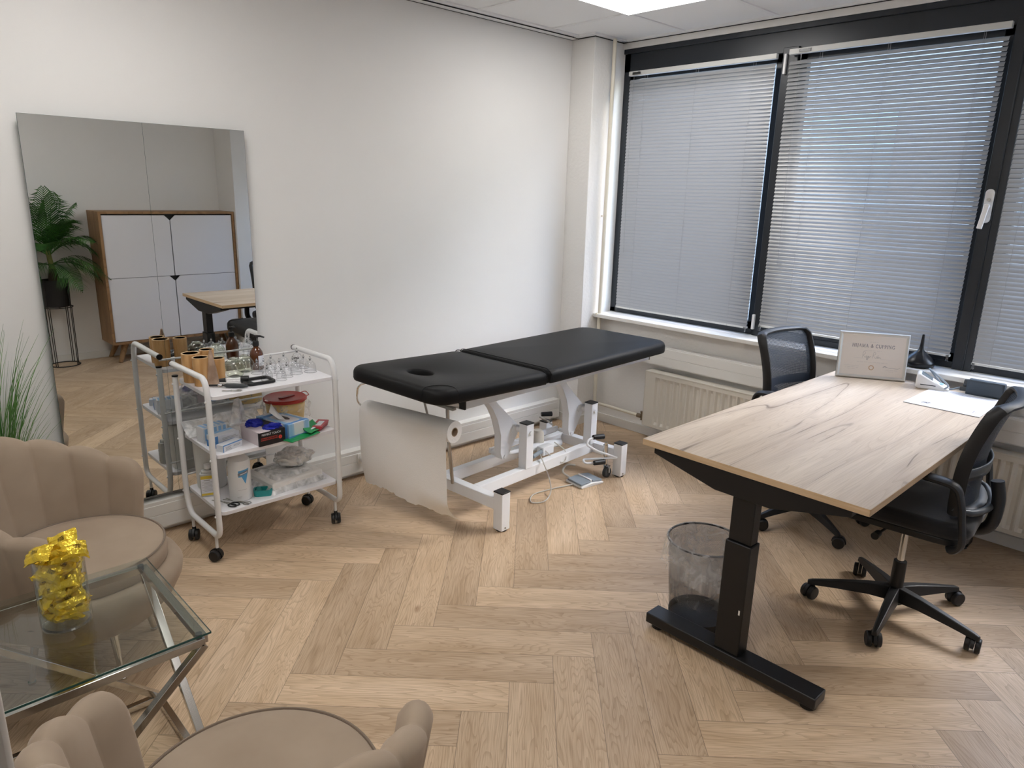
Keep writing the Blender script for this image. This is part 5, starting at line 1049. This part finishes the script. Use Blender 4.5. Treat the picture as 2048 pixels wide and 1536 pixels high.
for i, (x, y, z, rx, ry, rz) in enumerate(pos):
    if i < len(protos): o = protos[i]
    else:
        o = protos[i % 4].copy(); COL.objects.link(o)
    o.location = (JX+x, JY+y, GZ+z); o.rotation_euler = (rx, ry, rz)
    ly = i//4
    if i >= len(pos)-4: lab = ('gold foil candy poking out over the left rim of the jar', 'gold foil candy poking out over the right rim of the jar', 'gold foil candy lying highest of all on the heap', 'gold foil candy in the middle of the heap at the jar mouth')[i-len(pos)+4]; gp = 'gold candies heaped above the rim of the jar'
    else:
        q_ = pos[i]; L_ = ('lowest', 'second', 'third', 'fourth', 'fifth', 'sixth', 'topmost inner')[min(i//4, 6)]; grp_ = sorted(range(4*(i//4), min(4*(i//4)+4, 27)), key=lambda j: pos[j][0]*0.72-pos[j][1]*0.69)
        S_ = ('at the left wall', 'left of the middle', 'right of the middle', 'at the right wall')[grp_.index(i)]
        lab = 'gold foil candy in the %s layer of the jar, %s' % (L_, S_); gp = 'gold candies packed inside the glass jar'
    tag(o, lab, 'candy', gp)

# ============================================================ WASTE BIN
BX, BY = 2.262, 1.262
t = thing('waste_bin', 'black wire mesh waste bin under the desk end, with a clear liner', 'waste bin', (BX, BY, 0))
g = MB().grid(lambda u, v: ((0.112+0.026*v)*cos(2*pi*u), (0.112+0.026*v)*sin(2*pi*u), 0.035+0.305*v), 64, 8, True)
wall = g.mk('mesh_wall', 'binmesh', t, ang=180); uvl = wall.data.uv_layers.new(name='UVMap')
for p in wall.data.polygons:
    us = [math.atan2(wall.data.vertices[wall.data.loops[li].vertex_index].co.y, wall.data.vertices[wall.data.loops[li].vertex_index].co.x)/(2*pi) % 1.0 for li in p.loop_indices]
    for li, u in zip(p.loop_indices, us):
        if max(us)-u > 0.5: u += 1
        uvl.data[li].uv = (u*0.80, wall.data.vertices[wall.data.loops[li].vertex_index].co.z)
MB().lathe([(0.105, 0), (0.112, 0.003), (0.1145, 0.036), (0.113, 0.036), (0.110, 0.008), (0, 0.007)], n=48).mk('solid_base', 'black', t)
MB().tube([(0.1385*cos(2*pi*k/48), 0.1385*sin(2*pi*k/48), 0.343) for k in range(48)], 0.0042, 8, closed=True).mk('rim', 'black', t)
rn = random.Random(6)
def liner(u, v):
    a = 2*pi*u; w = 0.006*sin(7*a)+0.004*sin(17*a+1)+0.003*sin(29*a)
    if v < 0.45: q = v/0.45; z = 0.345 - 0.125*(1-q) - 0.02*sin(2*a)*(1-q); r = 0.1435 + 0.010*(1-q) + w*(1.3-q)
    elif v < 0.6: q = (v-0.45)/0.15; z = 0.345+0.004*sin(pi*q); r = 0.1435-0.010*q + w*0.2
    else: q = (v-0.6)/0.4; z = 0.343-0.25*q; r = 0.133-0.030*q+w*1.2*q
    return (r*cos(a), r*sin(a), z)
tag(MB().grid(liner, 90, 26, True).xf(Matrix.Translation((BX, BY, 0))).mk('bin_liner', 'film', ang=180), 'clear plastic liner folded over the rim of the mesh waste bin', 'bin liner')

# ============================================================ ON THE DESK AND SILL
DZ = 0.745
# certificate: leans back on a strut, facing the camera side
P0 = Vector((3.629, 1.398, DZ)); P1 = Vector((3.789, 1.118, DZ)); ux = (P1-P0).normalized(); nrm = Vector((-ux.y*-1, 0, 0))
ang = math.atan2(ux.y, ux.x)
t = thing('framed_certificate', 'silver framed HIJAMA & CUPPING certificate standing on the desk', 'picture frame', tuple(P0), ang)
LW, LH = (P1-P0).length, 0.232; lean = rad(9)
Rl = Matrix.Rotation(-lean, 4, 'X')      # local: x along the frame, z up, -y towards the viewer
mb = MB(); wd = 0.017
def fp(x, y, z): return tuple(Rl @ Vector((x, y, z)))
sec = [(0, 0.0), (0.003, -0.011), (0.008, -0.013), (0.012, -0.009), (0.017, -0.007), (0.017, 0.0)]
ringv = []
for ins, dep in sec:
    for x, z in ((ins, ins), (LW-ins, ins), (LW-ins, LH-ins), (ins, LH-ins)): ringv.append(fp(x, dep, z))
mb.add(ringv, [(k*4+j, k*4+(j+1)%4, (k+1)*4+(j+1)%4, (k+1)*4+j) for k in range(5) for j in range(4)]).mk('frame', 'silver', t, ang=25)
MB().add([fp(0.003, 0.0, 0.003), fp(LW-0.003, 0.0, 0.003), fp(LW-0.003, 0.0, LH-0.003), fp(0.003, 0.0, LH-0.003), fp(0.003, 0.004, 0.003), fp(LW-0.003, 0.004, 0.003), fp(LW-0.003, 0.004, LH-0.003), fp(0.003, 0.004, LH-0.003)], [(0,1,2,3),(7,6,5,4),(0,4,5,1),(1,5,6,2),(2,6,7,3),(3,7,4,0)]).mk('backing', 'darkgrey', t)
pg = MB().add([fp(0.015, -0.0055, 0.015), fp(LW-0.015, -0.0055, 0.015), fp(LW-0.015, -0.0055, LH-0.015), fp(0.015, -0.0055, LH-0.015)], [(0,1,2,3)]).mk('certificate_sheet', 'certpaper', t, smooth=False)
MB().add([fp(0.015, -0.0064, 0.015), fp(LW-0.015, -0.0064, 0.015), fp(LW-0.015, -0.0064, LH-0.015), fp(0.015, -0.0064, LH-0.015)], [(0,1,2,3)]).mk('glazing', 'clearglass', t, smooth=False)
MB().add([fp(LW*0.42, 0.004, 0.16), fp(LW*0.58, 0.004, 0.16), fp(LW*0.62, 0.10, 0.018), fp(LW*0.38, 0.10, 0.018)], [(0,1,2,3)]).mk('easel_strut', 'darkgrey', t, solid=0.002)
# lettering: thin serif strokes drawn in the sheet's plane
def strokes(segs, x0, z0, s, name, m, w=0.0011, ww=None):
    mb = MB()
    for sg in segs:
        wt = sg[0]; pts = [(x0+a*s, z0+b*s) for a, b in sg[1]]
        for (a, b), (c, d) in zip(pts, pts[1:]):
            dx, dz = c-a, d-b; L = math.hypot(dx, dz) or 1e-9; k = w*wt/2; nx, nz = -dz/L*k, dx/L*k
            mb.add([fp(a+nx, -0.00585, b+nz), fp(a-nx, -0.00585, b-nz), fp(c-nx, -0.00585, d-nz), fp(c+nx, -0.00585, d+nz)], [(0,1,2,3)])
    return mb.mk(name, m, pg, smooth=False, merge=False)
T, N_ = 1.6, 0.7
def serif(x, z, w=0.12): return (N_, [(x-w, z), (x+w, z)])
G = {
 'H': (0.80, [(T, [(0.15,0),(0.15,1)]), (T, [(0.68,0),(0.68,1)]), (N_, [(0.15,0.52),(0.68,0.52)]), serif(0.15,0), serif(0.15,1), serif(0.68,0), serif(0.68,1)]),
 'I': (0.34, [(T, [(0.17,0),(0.17,1)]), serif(0.17,0), serif(0.17,1)]),
 'J': (0.38, [(T, [(0.24,1),(0.24,0.05),(0.17,-0.12),(0.05,-0.15)]), serif(0.24,1)]),
 'A': (0.78, [(N_, [(0.08,0),(0.38,1)]), (T, [(0.38,1),(0.70,0)]), (N_, [(0.20,0.36),(0.58,0.36)]), serif(0.08,0,0.09), serif(0.70,0,0.11)]),
 'M': (0.95, [(N_, [(0.13,0),(0.16,1)]), (T, [(0.16,1),(0.47,0.08)]), (N_, [(0.47,0.08),(0.78,1)]), (T, [(0.78,1),(0.82,0)]), serif(0.13,0), serif(0.82,0), serif(0.12,1,0.06), serif(0.83,1,0.06)]),
 'C': (0.74, [(T, [(0.66,0.80),(0.55,0.95),(0.38,1.0),(0.20,0.90),(0.10,0.68),(0.08,0.45),(0.15,0.20),(0.30,0.03),(0.48,0.0),(0.62,0.08),(0.68,0.22)]), (N_, [(0.66,0.74),(0.66,1.0)])]),
 'U': (0.76, [(T, [(0.15,1),(0.15,0.28),(0.24,0.06),(0.40,0),(0.56,0.06),(0.64,0.28)]), (N_, [(0.64,0.28),(0.64,1)]), serif(0.15,1), serif(0.64,1,0.10)]),
 'P': (0.62, [(T, [(0.15,0),(0.15,1)]), (N_, [(0.15,1),(0.38,1),(0.52,0.90),(0.56,0.75),(0.50,0.58),(0.36,0.49),(0.15,0.48)]), (T, [(0.53,0.88),(0.56,0.75),(0.53,0.62)]), serif(0.15,0), serif(0.08,1,0.05)]),
 'N': (0.82, [(N_, [(0.14,0),(0.14,1)]), (T, [(0.14,1),(0.68,0)]), (N_, [(0.68,0),(0.68,1)]), serif(0.14,0), serif(0.68,1), serif(0.09,1,0.07)]),
 'G': (0.78, [(T, [(0.66,0.80),(0.55,0.95),(0.38,1.0),(0.20,0.90),(0.10,0.68),(0.08,0.45),(0.15,0.20),(0.30,0.03),(0.48,0.0),(0.64,0.08),(0.66,0.40)]), (N_, [(0.66,0.74),(0.66,1.0)]), serif(0.64,0.40,0.11)]),
 '&': (0.80, [(T, [(0.72,0.02),(0.30,0.72),(0.28,0.90),(0.40,1.0),(0.50,0.88),(0.44,0.70),(0.16,0.42),(0.10,0.20),(0.22,0.02),(0.40,0.02),(0.58,0.20),(0.66,0.46)]), serif(0.66,0.46,0.10)]),
 ' ': (0.40, [])}
def word(s, cx, z, h):
    tot = sum(G[c][0]+0.10 for c in s)*h; x = cx-tot/2; segs = []
    for c in s:
        for w_, pts in G[c][1]: segs.append((w_, [((x/h)+a, b) for a, b in pts]))
        x += (G[c][0]+0.10)*h
    return [(w_, [(a*h, z+b*h) for a, b in pts]) for w_, pts in segs]
CXm = LW/2
strokes(word('HIJAMA & CUPPING', CXm, 0.157, 0.0165), 0, 0, 1.0, 'title', 'ink', 0.0017)
def squig(x0, z, L, h, seed, n=40):
    rn = random.Random(seed); return [(x0+L*k/n, z+h*(0.5+0.5*sin(k*1.9+rn.uniform(-0.6, 0.6)))*rn.uniform(0.4, 1)) for k in range(n+1)]
sm = []
for x0, z, L in ((CXm-0.020, 0.184, 0.040), (CXm-0.040, 0.1415, 0.080), (CXm-0.068, 0.0835, 0.140), (0.040, 0.0535, 0.060), (0.048, 0.0455, 0.042), (LW-0.100, 0.0505, 0.060), (LW-0.088, 0.043, 0.030)):
    n = int(L/0.0032)
    for k in range(n):
        if (k*7+int(x0*1000)) % 6: sm.append((0.9, [(x0+k*L/n, z), (x0+(k+0.7)*L/n, z)]))
sm += [(0.4, [(0.075, 0.1015), (CXm-0.040, 0.1015)]), (0.4, [(CXm+0.036, 0.1015), (LW-0.070, 0.1015)]), (0.4, [(0.035, 0.062), (0.105, 0.062)]), (0.4, [(LW-0.108, 0.062), (LW-0.035, 0.062)])]
strokes(sm, 0, 0, 1.0, 'small_print', 'ink_light', 0.0012)
sig = [(0.0,0.0),(0.10,1.0),(0.35,1.05),(0.42,0.75),(0.16,0.50),(0.45,0.05),(0.55,0.30),(0.66,0.35),(0.62,0.08),(0.74,0.10),(0.82,0.40),(0.74,0.08),(0.66,-0.35),(0.84,0.10),(0.98,0.38),(0.90,0.05),(0.86,-0.35),(1.02,0.12),(1.12,0.32),(1.08,0.05),(1.22,0.12),(1.30,0.35),(1.40,0.30)]
sig2 = [(1.62,0.0),(1.78,1.05),(2.05,1.0),(2.02,0.70),(1.76,0.48),(2.10,0.02),(2.22,0.30),(2.34,0.32),(2.30,0.06),(2.42,0.12),(2.50,0.62),(2.46,0.05),(2.60,0.25),(2.66,0.08),(2.80,0.30),(2.84,0.06),(3.00,0.16)]
def smooth2(P_): return [(p.x, p.y) for p in spline([(a, b, 0) for a, b in P_], 4)]
strokes([(0.8, smooth2(sig)), (0.8, smooth2(sig2))], CXm-0.046, 0.104, 0.0285, 'signature', 'ink', 0.0010)
strokes([(0.8, smooth2([(0,0.3),(0.5,0.5),(1.0,0.35),(1.6,0.1),(2.4,0.2),(3.2,0.05),(4.0,0.35)])), (2.2, smooth2([(0.1,0.32),(0.5,0.42),(0.95,0.38)]))], LW-0.110, 0.058, 0.020, 'signature', 'ink', 0.0009)
se = MB(); vs = []
for k in range(24): r_ = 0.0130 if k % 2 else 0.0118; a = 2*pi*k/24; vs.append(fp(CXm+r_*cos(a), -0.00585, 0.057+r_*sin(a)))
se.add(vs, [tuple(range(24))]).mk('gold_seal', 'gold', pg, smooth=False)
se = MB(); ri = [fp(CXm+0.0085*cos(2*pi*k/24), -0.0060, 0.057+0.0085*sin(2*pi*k/24)) for k in range(24)]
se.add(ri, [tuple(range(24))]).mk('seal_centre', 'certpaper', pg, smooth=False)

# forms
t = thing('form_sheets', 'white printed intake form lying on the desk behind the near office chair', 'paper form', (3.3785, 0.693, DZ), rad(-0.5))
MB().box(0, 0, 0, 0.388, 0.298, 0.003).mk('board', 'ink_light', t)
MB().box(0.001, 0.001, 0.003, 0.387, 0.297, 0.0042).mk('sheet', 'form', t)
mb = MB().box(0.190, 0.001, 0.0042, 0.192, 0.297, 0.0044)
for k in range(12): mb.box(0.205+0.0135*k, 0.020, 0.0042, 0.2085+0.0135*k, 0.27-0.03*(k%3), 0.0044)
for k in range(9): mb.box(0.030+0.014*k, 0.070+0.01*(k%3), 0.0042, 0.0325+0.014*k, 0.195-0.015*(k%2), 0.0044)
mb.mk('print_lines', 'ink_light', t, smooth=False)
MB().tube([(0.06+0.012*sin(k), 0.225+0.018*cos(k*1.7), 0.0045) for k in range(16)], 0.0005, 4).tube([(0.045+0.03*k, 0.038+0.004*(k%2), 0.0045) for k in range(3)], 0.0006, 4).box(0.05, 0.030, 0.0042, 0.075, 0.0315, 0.0045).box(0.05, 0.038, 0.0042, 0.085, 0.0395, 0.0045).mk('handwriting', 'ink', t, smooth=False)
# blood pressure monitor
t = thing('blood_pressure_monitor', 'white wedge-shaped blood pressure monitor on the desk by the window sill', 'blood pressure monitor', (3.765, 0.985, DZ), rad(-75))
MB().prism([(-0.075,0.004),(-0.062,0),(0.060,0),(0.070,0.010),(0.020,0.030),(-0.062,0.074),(-0.075,0.066)], lambda a,b: (a,-0.045,b), lambda a,b: (a,0.045,b)).mk('housing', 'white_plastic', t, bevel=0.006)
def inc(x, y, h): u = (x+0.062)/0.082; return (x - 0.0, y, 0.074-0.044*u + h)
MB().add([inc(-0.054,-0.036,0.003), inc(-0.006,-0.036,0.003), inc(-0.006,0.036,0.003), inc(-0.054,0.036,0.003), inc(-0.054,-0.036,-0.004), inc(-0.006,-0.036,-0.004), inc(-0.006,0.036,-0.004), inc(-0.054,0.036,-0.004)], [(0,1,2,3),(0,4,5,1),(1,5,6,2),(2,6,7,3),(3,7,4,0)]).mk('display', 'screen', t)
MB().box(-0.055, -0.0462, 0.020, 0.010, -0.0452, 0.024).mk('groove', 'darkgrey', t)
MB().box(0.022, -0.016, 0.0265, 0.042, 0.016, 0.0285).mk('button', 'lightblue', t, bevel=0.002)
t = thing('blood_pressure_cuff', 'rolled blue-grey blood pressure cuff on the desk by the window sill', 'arm cuff', (3.800, 0.775, DZ), rad(-88))
mb = MB(); prof = rrect(-0.030, 0.0, 0.030, 0.074, 0.024, 6)
for s0, s1 in ((-0.072, 0.072),): mb.prism(prof, lambda a,b: (s0, a, b), lambda a,b: (s1, a, b))
mb.mk('rolled_cuff', 'cuff', t, bevel=0.004)
MB().grid(lambda u, v: (-0.074+0.148*u, -0.032-0.004*sin(5*u), 0.074-0.070*v), 10, 6).mk('outer_flap', 'cuff', t, solid=0.003, ang=180)
MB().prism(rrect(-0.018, 0.030, 0.020, 0.066, 0.014), lambda a,b: (-0.090, a, b), lambda a,b: (-0.070, a, b)).mk('inner_roll', 'darkgrey', t)
MB().cyl((-0.100, -0.020, 0.022), (-0.072, -0.020, 0.022), 0.010).mk('hose_fitting', 'darkgrey', t)
tag(MB().tube(spline([(3.790,0.880,DZ+0.022),(3.770,0.915,DZ+0.010),(3.800,0.955,DZ+0.018),(3.815,1.02,DZ+0.075),(3.79,1.01,DZ+0.080),(3.745,0.94,DZ+0.050),(3.735,0.915,DZ+0.030),(3.745,0.935,DZ+0.008),(3.80,0.93,DZ+0.006)], 10), 0.0042, 8).mk('air_hose', 'greypad'), 'grey air hose looped over the blood pressure monitor', 'hose')
# oil lamp shaped diffuser vase on the sill
t = thing('vase', 'black teardrop vase with a long thin neck on the window sill', 'vase', (3.955, 1.118, 0.801))
MB().lathe([(0.040, 0.0), (0.066, 0.004), (0.073, 0.016), (0.070, 0.030), (0.052, 0.052), (0.028, 0.072), (0.0135, 0.086), (0.0095, 0.105), (0.0065, 0.150), (0.0055, 0.165), (0.0040, 0.165), (0, 0.150)], n=48).mk('vase_body', 'blackvase', t, ang=60)

# ============================================================ BEHIND THE CAMERA (seen in the mirror)
t = cab = thing('sideboard', 'tall oak highboard with four white doors and splayed legs, seen in the mirror', 'sideboard', (1.765, -0.735, 0))
CW, CD, C0, C1 = 1.200, 0.360, 0.170, 1.362
body = MB().box(0, 0, C1-0.022, CW, CD, C1).box(0, 0, C0, CW, CD, C0+0.022).box(0.0003, 0.0004, C0+0.0221, 0.022, CD-0.0004, C1-0.0221).box(CW-0.022, 0.0004, C0+0.0221, CW-0.0003, CD-0.0004, C1-0.0221).box(0.0225, 0.001, C0+0.0225, CW-0.0225, 0.012, C1-0.0225).mk('carcass', 'oak', cab)
MB().box(0.020, 0.02, C0+0.02, CW-0.020, CD-0.045, C1-0.02).mk('interior', 'black', cab)
zm = 0.772
for r_, (z0, z1) in enumerate(((zm+0.002, C1-0.034), (C0+0.026, zm-0.002))):
    for c_, (x0, x1) in enumerate(((0.026, CW/2-0.004), (CW/2+0.004, CW-0.026))):
        nt_ = 0.045
        if c_ == 0: poly = [(x0, z0), (x1, z0), (x1, z1-nt_), (x1-nt_, z1), (x0, z1)]
        else: poly = [(x0, z0), (x1, z0), (x1, z1), (x0+nt_, z1), (x0, z1-nt_)]
        MB().prism(poly, lambda a, b: (a, CD-0.030, b), lambda a, b: (a, CD-0.012, b)).mk('door', 'white_door', cab, bevel=0.0008)
for x, y in ((0.12, 0.29), (CW-0.12, 0.29), (0.12, 0.07), (CW-0.12, 0.07)):
    sx_ = -0.07 if x < 0.6 else 0.07; sy_ = 0.045 if y > 0.2 else -0.045
    MB().cyl((x, y, C0), (x+sx_, y+sy_, 0.0), 0.030, 0.018, 16).mk('leg', 'oak', cab)
t = thing('plant_stand', 'thin black wire plant stand holding the palm pot, seen in the mirror', 'plant stand', (1.415, -0.605, 0))
for z, r_ in ((0.005, 0.118), (0.53, 0.118), (0.775, 0.060)):
    if z > 0.7: continue
    MB().tube([(r_*cos(2*pi*k/36), r_*sin(2*pi*k/36), z) for k in range(36)], 0.0045, 6, closed=True).mk('ring', 'black', t)
for k in range(4):
    a = pi/4 + k*pi/2
    for d in (-0.07, 0.07): MB().cyl((0.118*cos(a+d), 0.118*sin(a+d), 0.003), (0.122*cos(a+d), 0.122*sin(a+d), 0.79 if d > 0 else 0.53), 0.0036, n=6).mk('leg', 'black', t)
MB().cyl((-0.118, 0, 0.53), (0.118, 0, 0.53), 0.004, n=6).cyl((0, -0.118, 0.53), (0, 0.118, 0.53), 0.004, n=6).mk('cross_wire', 'black', t)
t = thing('potted_palm', 'artificial palm with arching fronds in a black pot, seen in the mirror', 'potted palm', (1.415, -0.605, 0.535))
MB().lathe([(0.100, 0), (0.104, 0.004), (0.110, 0.235), (0.107, 0.235), (0.100, 0.20), (0, 0.20)], n=36).mk('pot', 'black', t)
MB().tube(spline([(0,0,0.19),(0.005,0,0.30),(-0.01,0.0,0.42),(-0.015,0,0.55)]), [0.030-0.0006*k for k in range(25)], 10).mk('stem', 'stem', t)
MB().lathe([(0.045, 0.18), (0.040, 0.26), (0.026, 0.33), (0.0, 0.34)], n=14).mk('bark', 'trunkbark', t)
def frond(az, base, L, rise, droop, seed, nl=26):
    rn = random.Random(seed); mb = MB(); d = Vector((cos(az), sin(az), 0)); s_ = Vector((-sin(az), cos(az), 0)); spine = []
    for k in range(31):
        u = k/30; spine.append(Vector(base) + d*(L*u*cos(rise)*(1)) + Vector((0, 0, L*(u*sin(rise) - droop*u*u))))
    for p in spine: p.y = max(p.y, -0.105)
    mb.tube(spine[::2], [0.005*(1-0.8*k/15) for k in range(16)], 5)
    for k in range(4, 31):
        u = k/30; p = spine[k]; tg = (spine[min(k+1, 30)]-spine[k-1]).normalized(); ll = 0.26*sin(pi*min(1, 0.15+0.85*u))**0.7*(1.1-0.45*u)
        for sg in (-1, 1):
            q = (s_*sg*0.85 + tg*0.62).normalized(); end = p + q*ll + Vector((0, 0, -ll*rn.uniform(0.05, 0.45))); mid = p + q*ll*0.5 + Vector((0, 0, 0.012)); w_ = tg*0.0050
            end.y = max(end.y, -0.118); mid.y = max(mid.y, -0.120)
            mb.add([p-w_, mid-w_, end, mid+w_, p+w_], [(0,1,3,4),(1,2,3)])
    return mb
for k, (az, L, ri, dr) in enumerate(((0.1, 0.70, 1.2, 0.30), (1.3, 0.72, 1.3, 0.22), (2.3, 0.70, 1.25, 0.3), (3.4, 0.62, 1.15, 0.35), (5.6, 0.40, 1.2, 0.3), (0.7, 0.60, 0.85, 0.55), (1.9, 0.56, 0.8, 0.6), (1.0, 0.62, 1.1, 0.40), (0.05, 0.62, 0.85, 0.85), (0.5, 0.56, 0.6, 0.8), (2.9, 0.50, 0.7, 0.7), (3.9, 0.32, 0.8, 0.6), (0.3, 0.45, 0.45, 0.85), (1.1, 0.36, 0.35, 0.95), (2.6, 0.42, 0.4, 0.9), (3.3, 0.42, 0.4, 0.9), (1.5, 0.66, 1.42, 0.10))):
    frond(az, (-0.01, 0, 0.44 if ri > 0.6 else 0.36), L, ri, dr, k).mk('frond', 'leaf', t, ang=180)
# grass plant by the mirror
t = thing('potted_grass', 'tall green artificial grass plant at the far left beside the mirror', 'grass plant', (0.318, 3.17, 0))
MB().lathe([(0.085, 0), (0.09, 0.004), (0.11, 0.20), (0.11, 0.22), (0.10, 0.22), (0.095, 0.18), (0, 0.18)], n=32).mk('pot', 'white_plastic', t)
def blades(n, h0, h1, spread, w, seed, base_r, z0=0.18, lean=(0, 0)):
    rn = random.Random(seed); mb = MB()
    for _ in range(n):
        a = rn.uniform(0, 2*pi); r_ = base_r*sqrt(rn.random()); h_ = rn.uniform(h0, h1); sp = rn.uniform(0.25, 1)*spread; b = a + rn.uniform(-0.7, 0.7); p = Vector((r_*cos(a), r_*sin(a), z0)); pts = []; m_ = 8
        for k in range(m_+1):
            u = k/m_; q = p + Vector((cos(b)*sp*u**2.2, min(sin(b)*sp, 0.17)*u**2.2, h_*(u - 0.12*u**3*(sp/spread)))) + Vector((lean[0]*u*u, lean[1]*u*u, 0))
            q.x = max(q.x, -0.235); q.y = min(q.y, 0.17); pts.append(q)
        ww = Vector((-sin(b+0.8), cos(b+0.8), 0))*w; vs = []
        for k, q in enumerate(pts): f = 1-(k/m_)**2*0.9; vs += [q-ww*f, q+ww*f]
        mb.add(vs, [(2*k, 2*k+1, 2*k+3, 2*k+2) for k in range(m_)])
    return mb
blades(210, 0.45, 1.02, 0.24, 0.0030, 1, 0.07).mk('grass_blades', 'grass', t, ang=180, merge=False)
blades(40, 0.5, 0.95, 0.30, 0.0018, 2, 0.07).mk('grass_blades', 'drygrass', t, ang=180, merge=False)
blades(700, 0.26, 0.46, 0.10, 0.0024, 5, 0.085).mk('grass_undergrowth', 'grass', t, ang=180, merge=False)
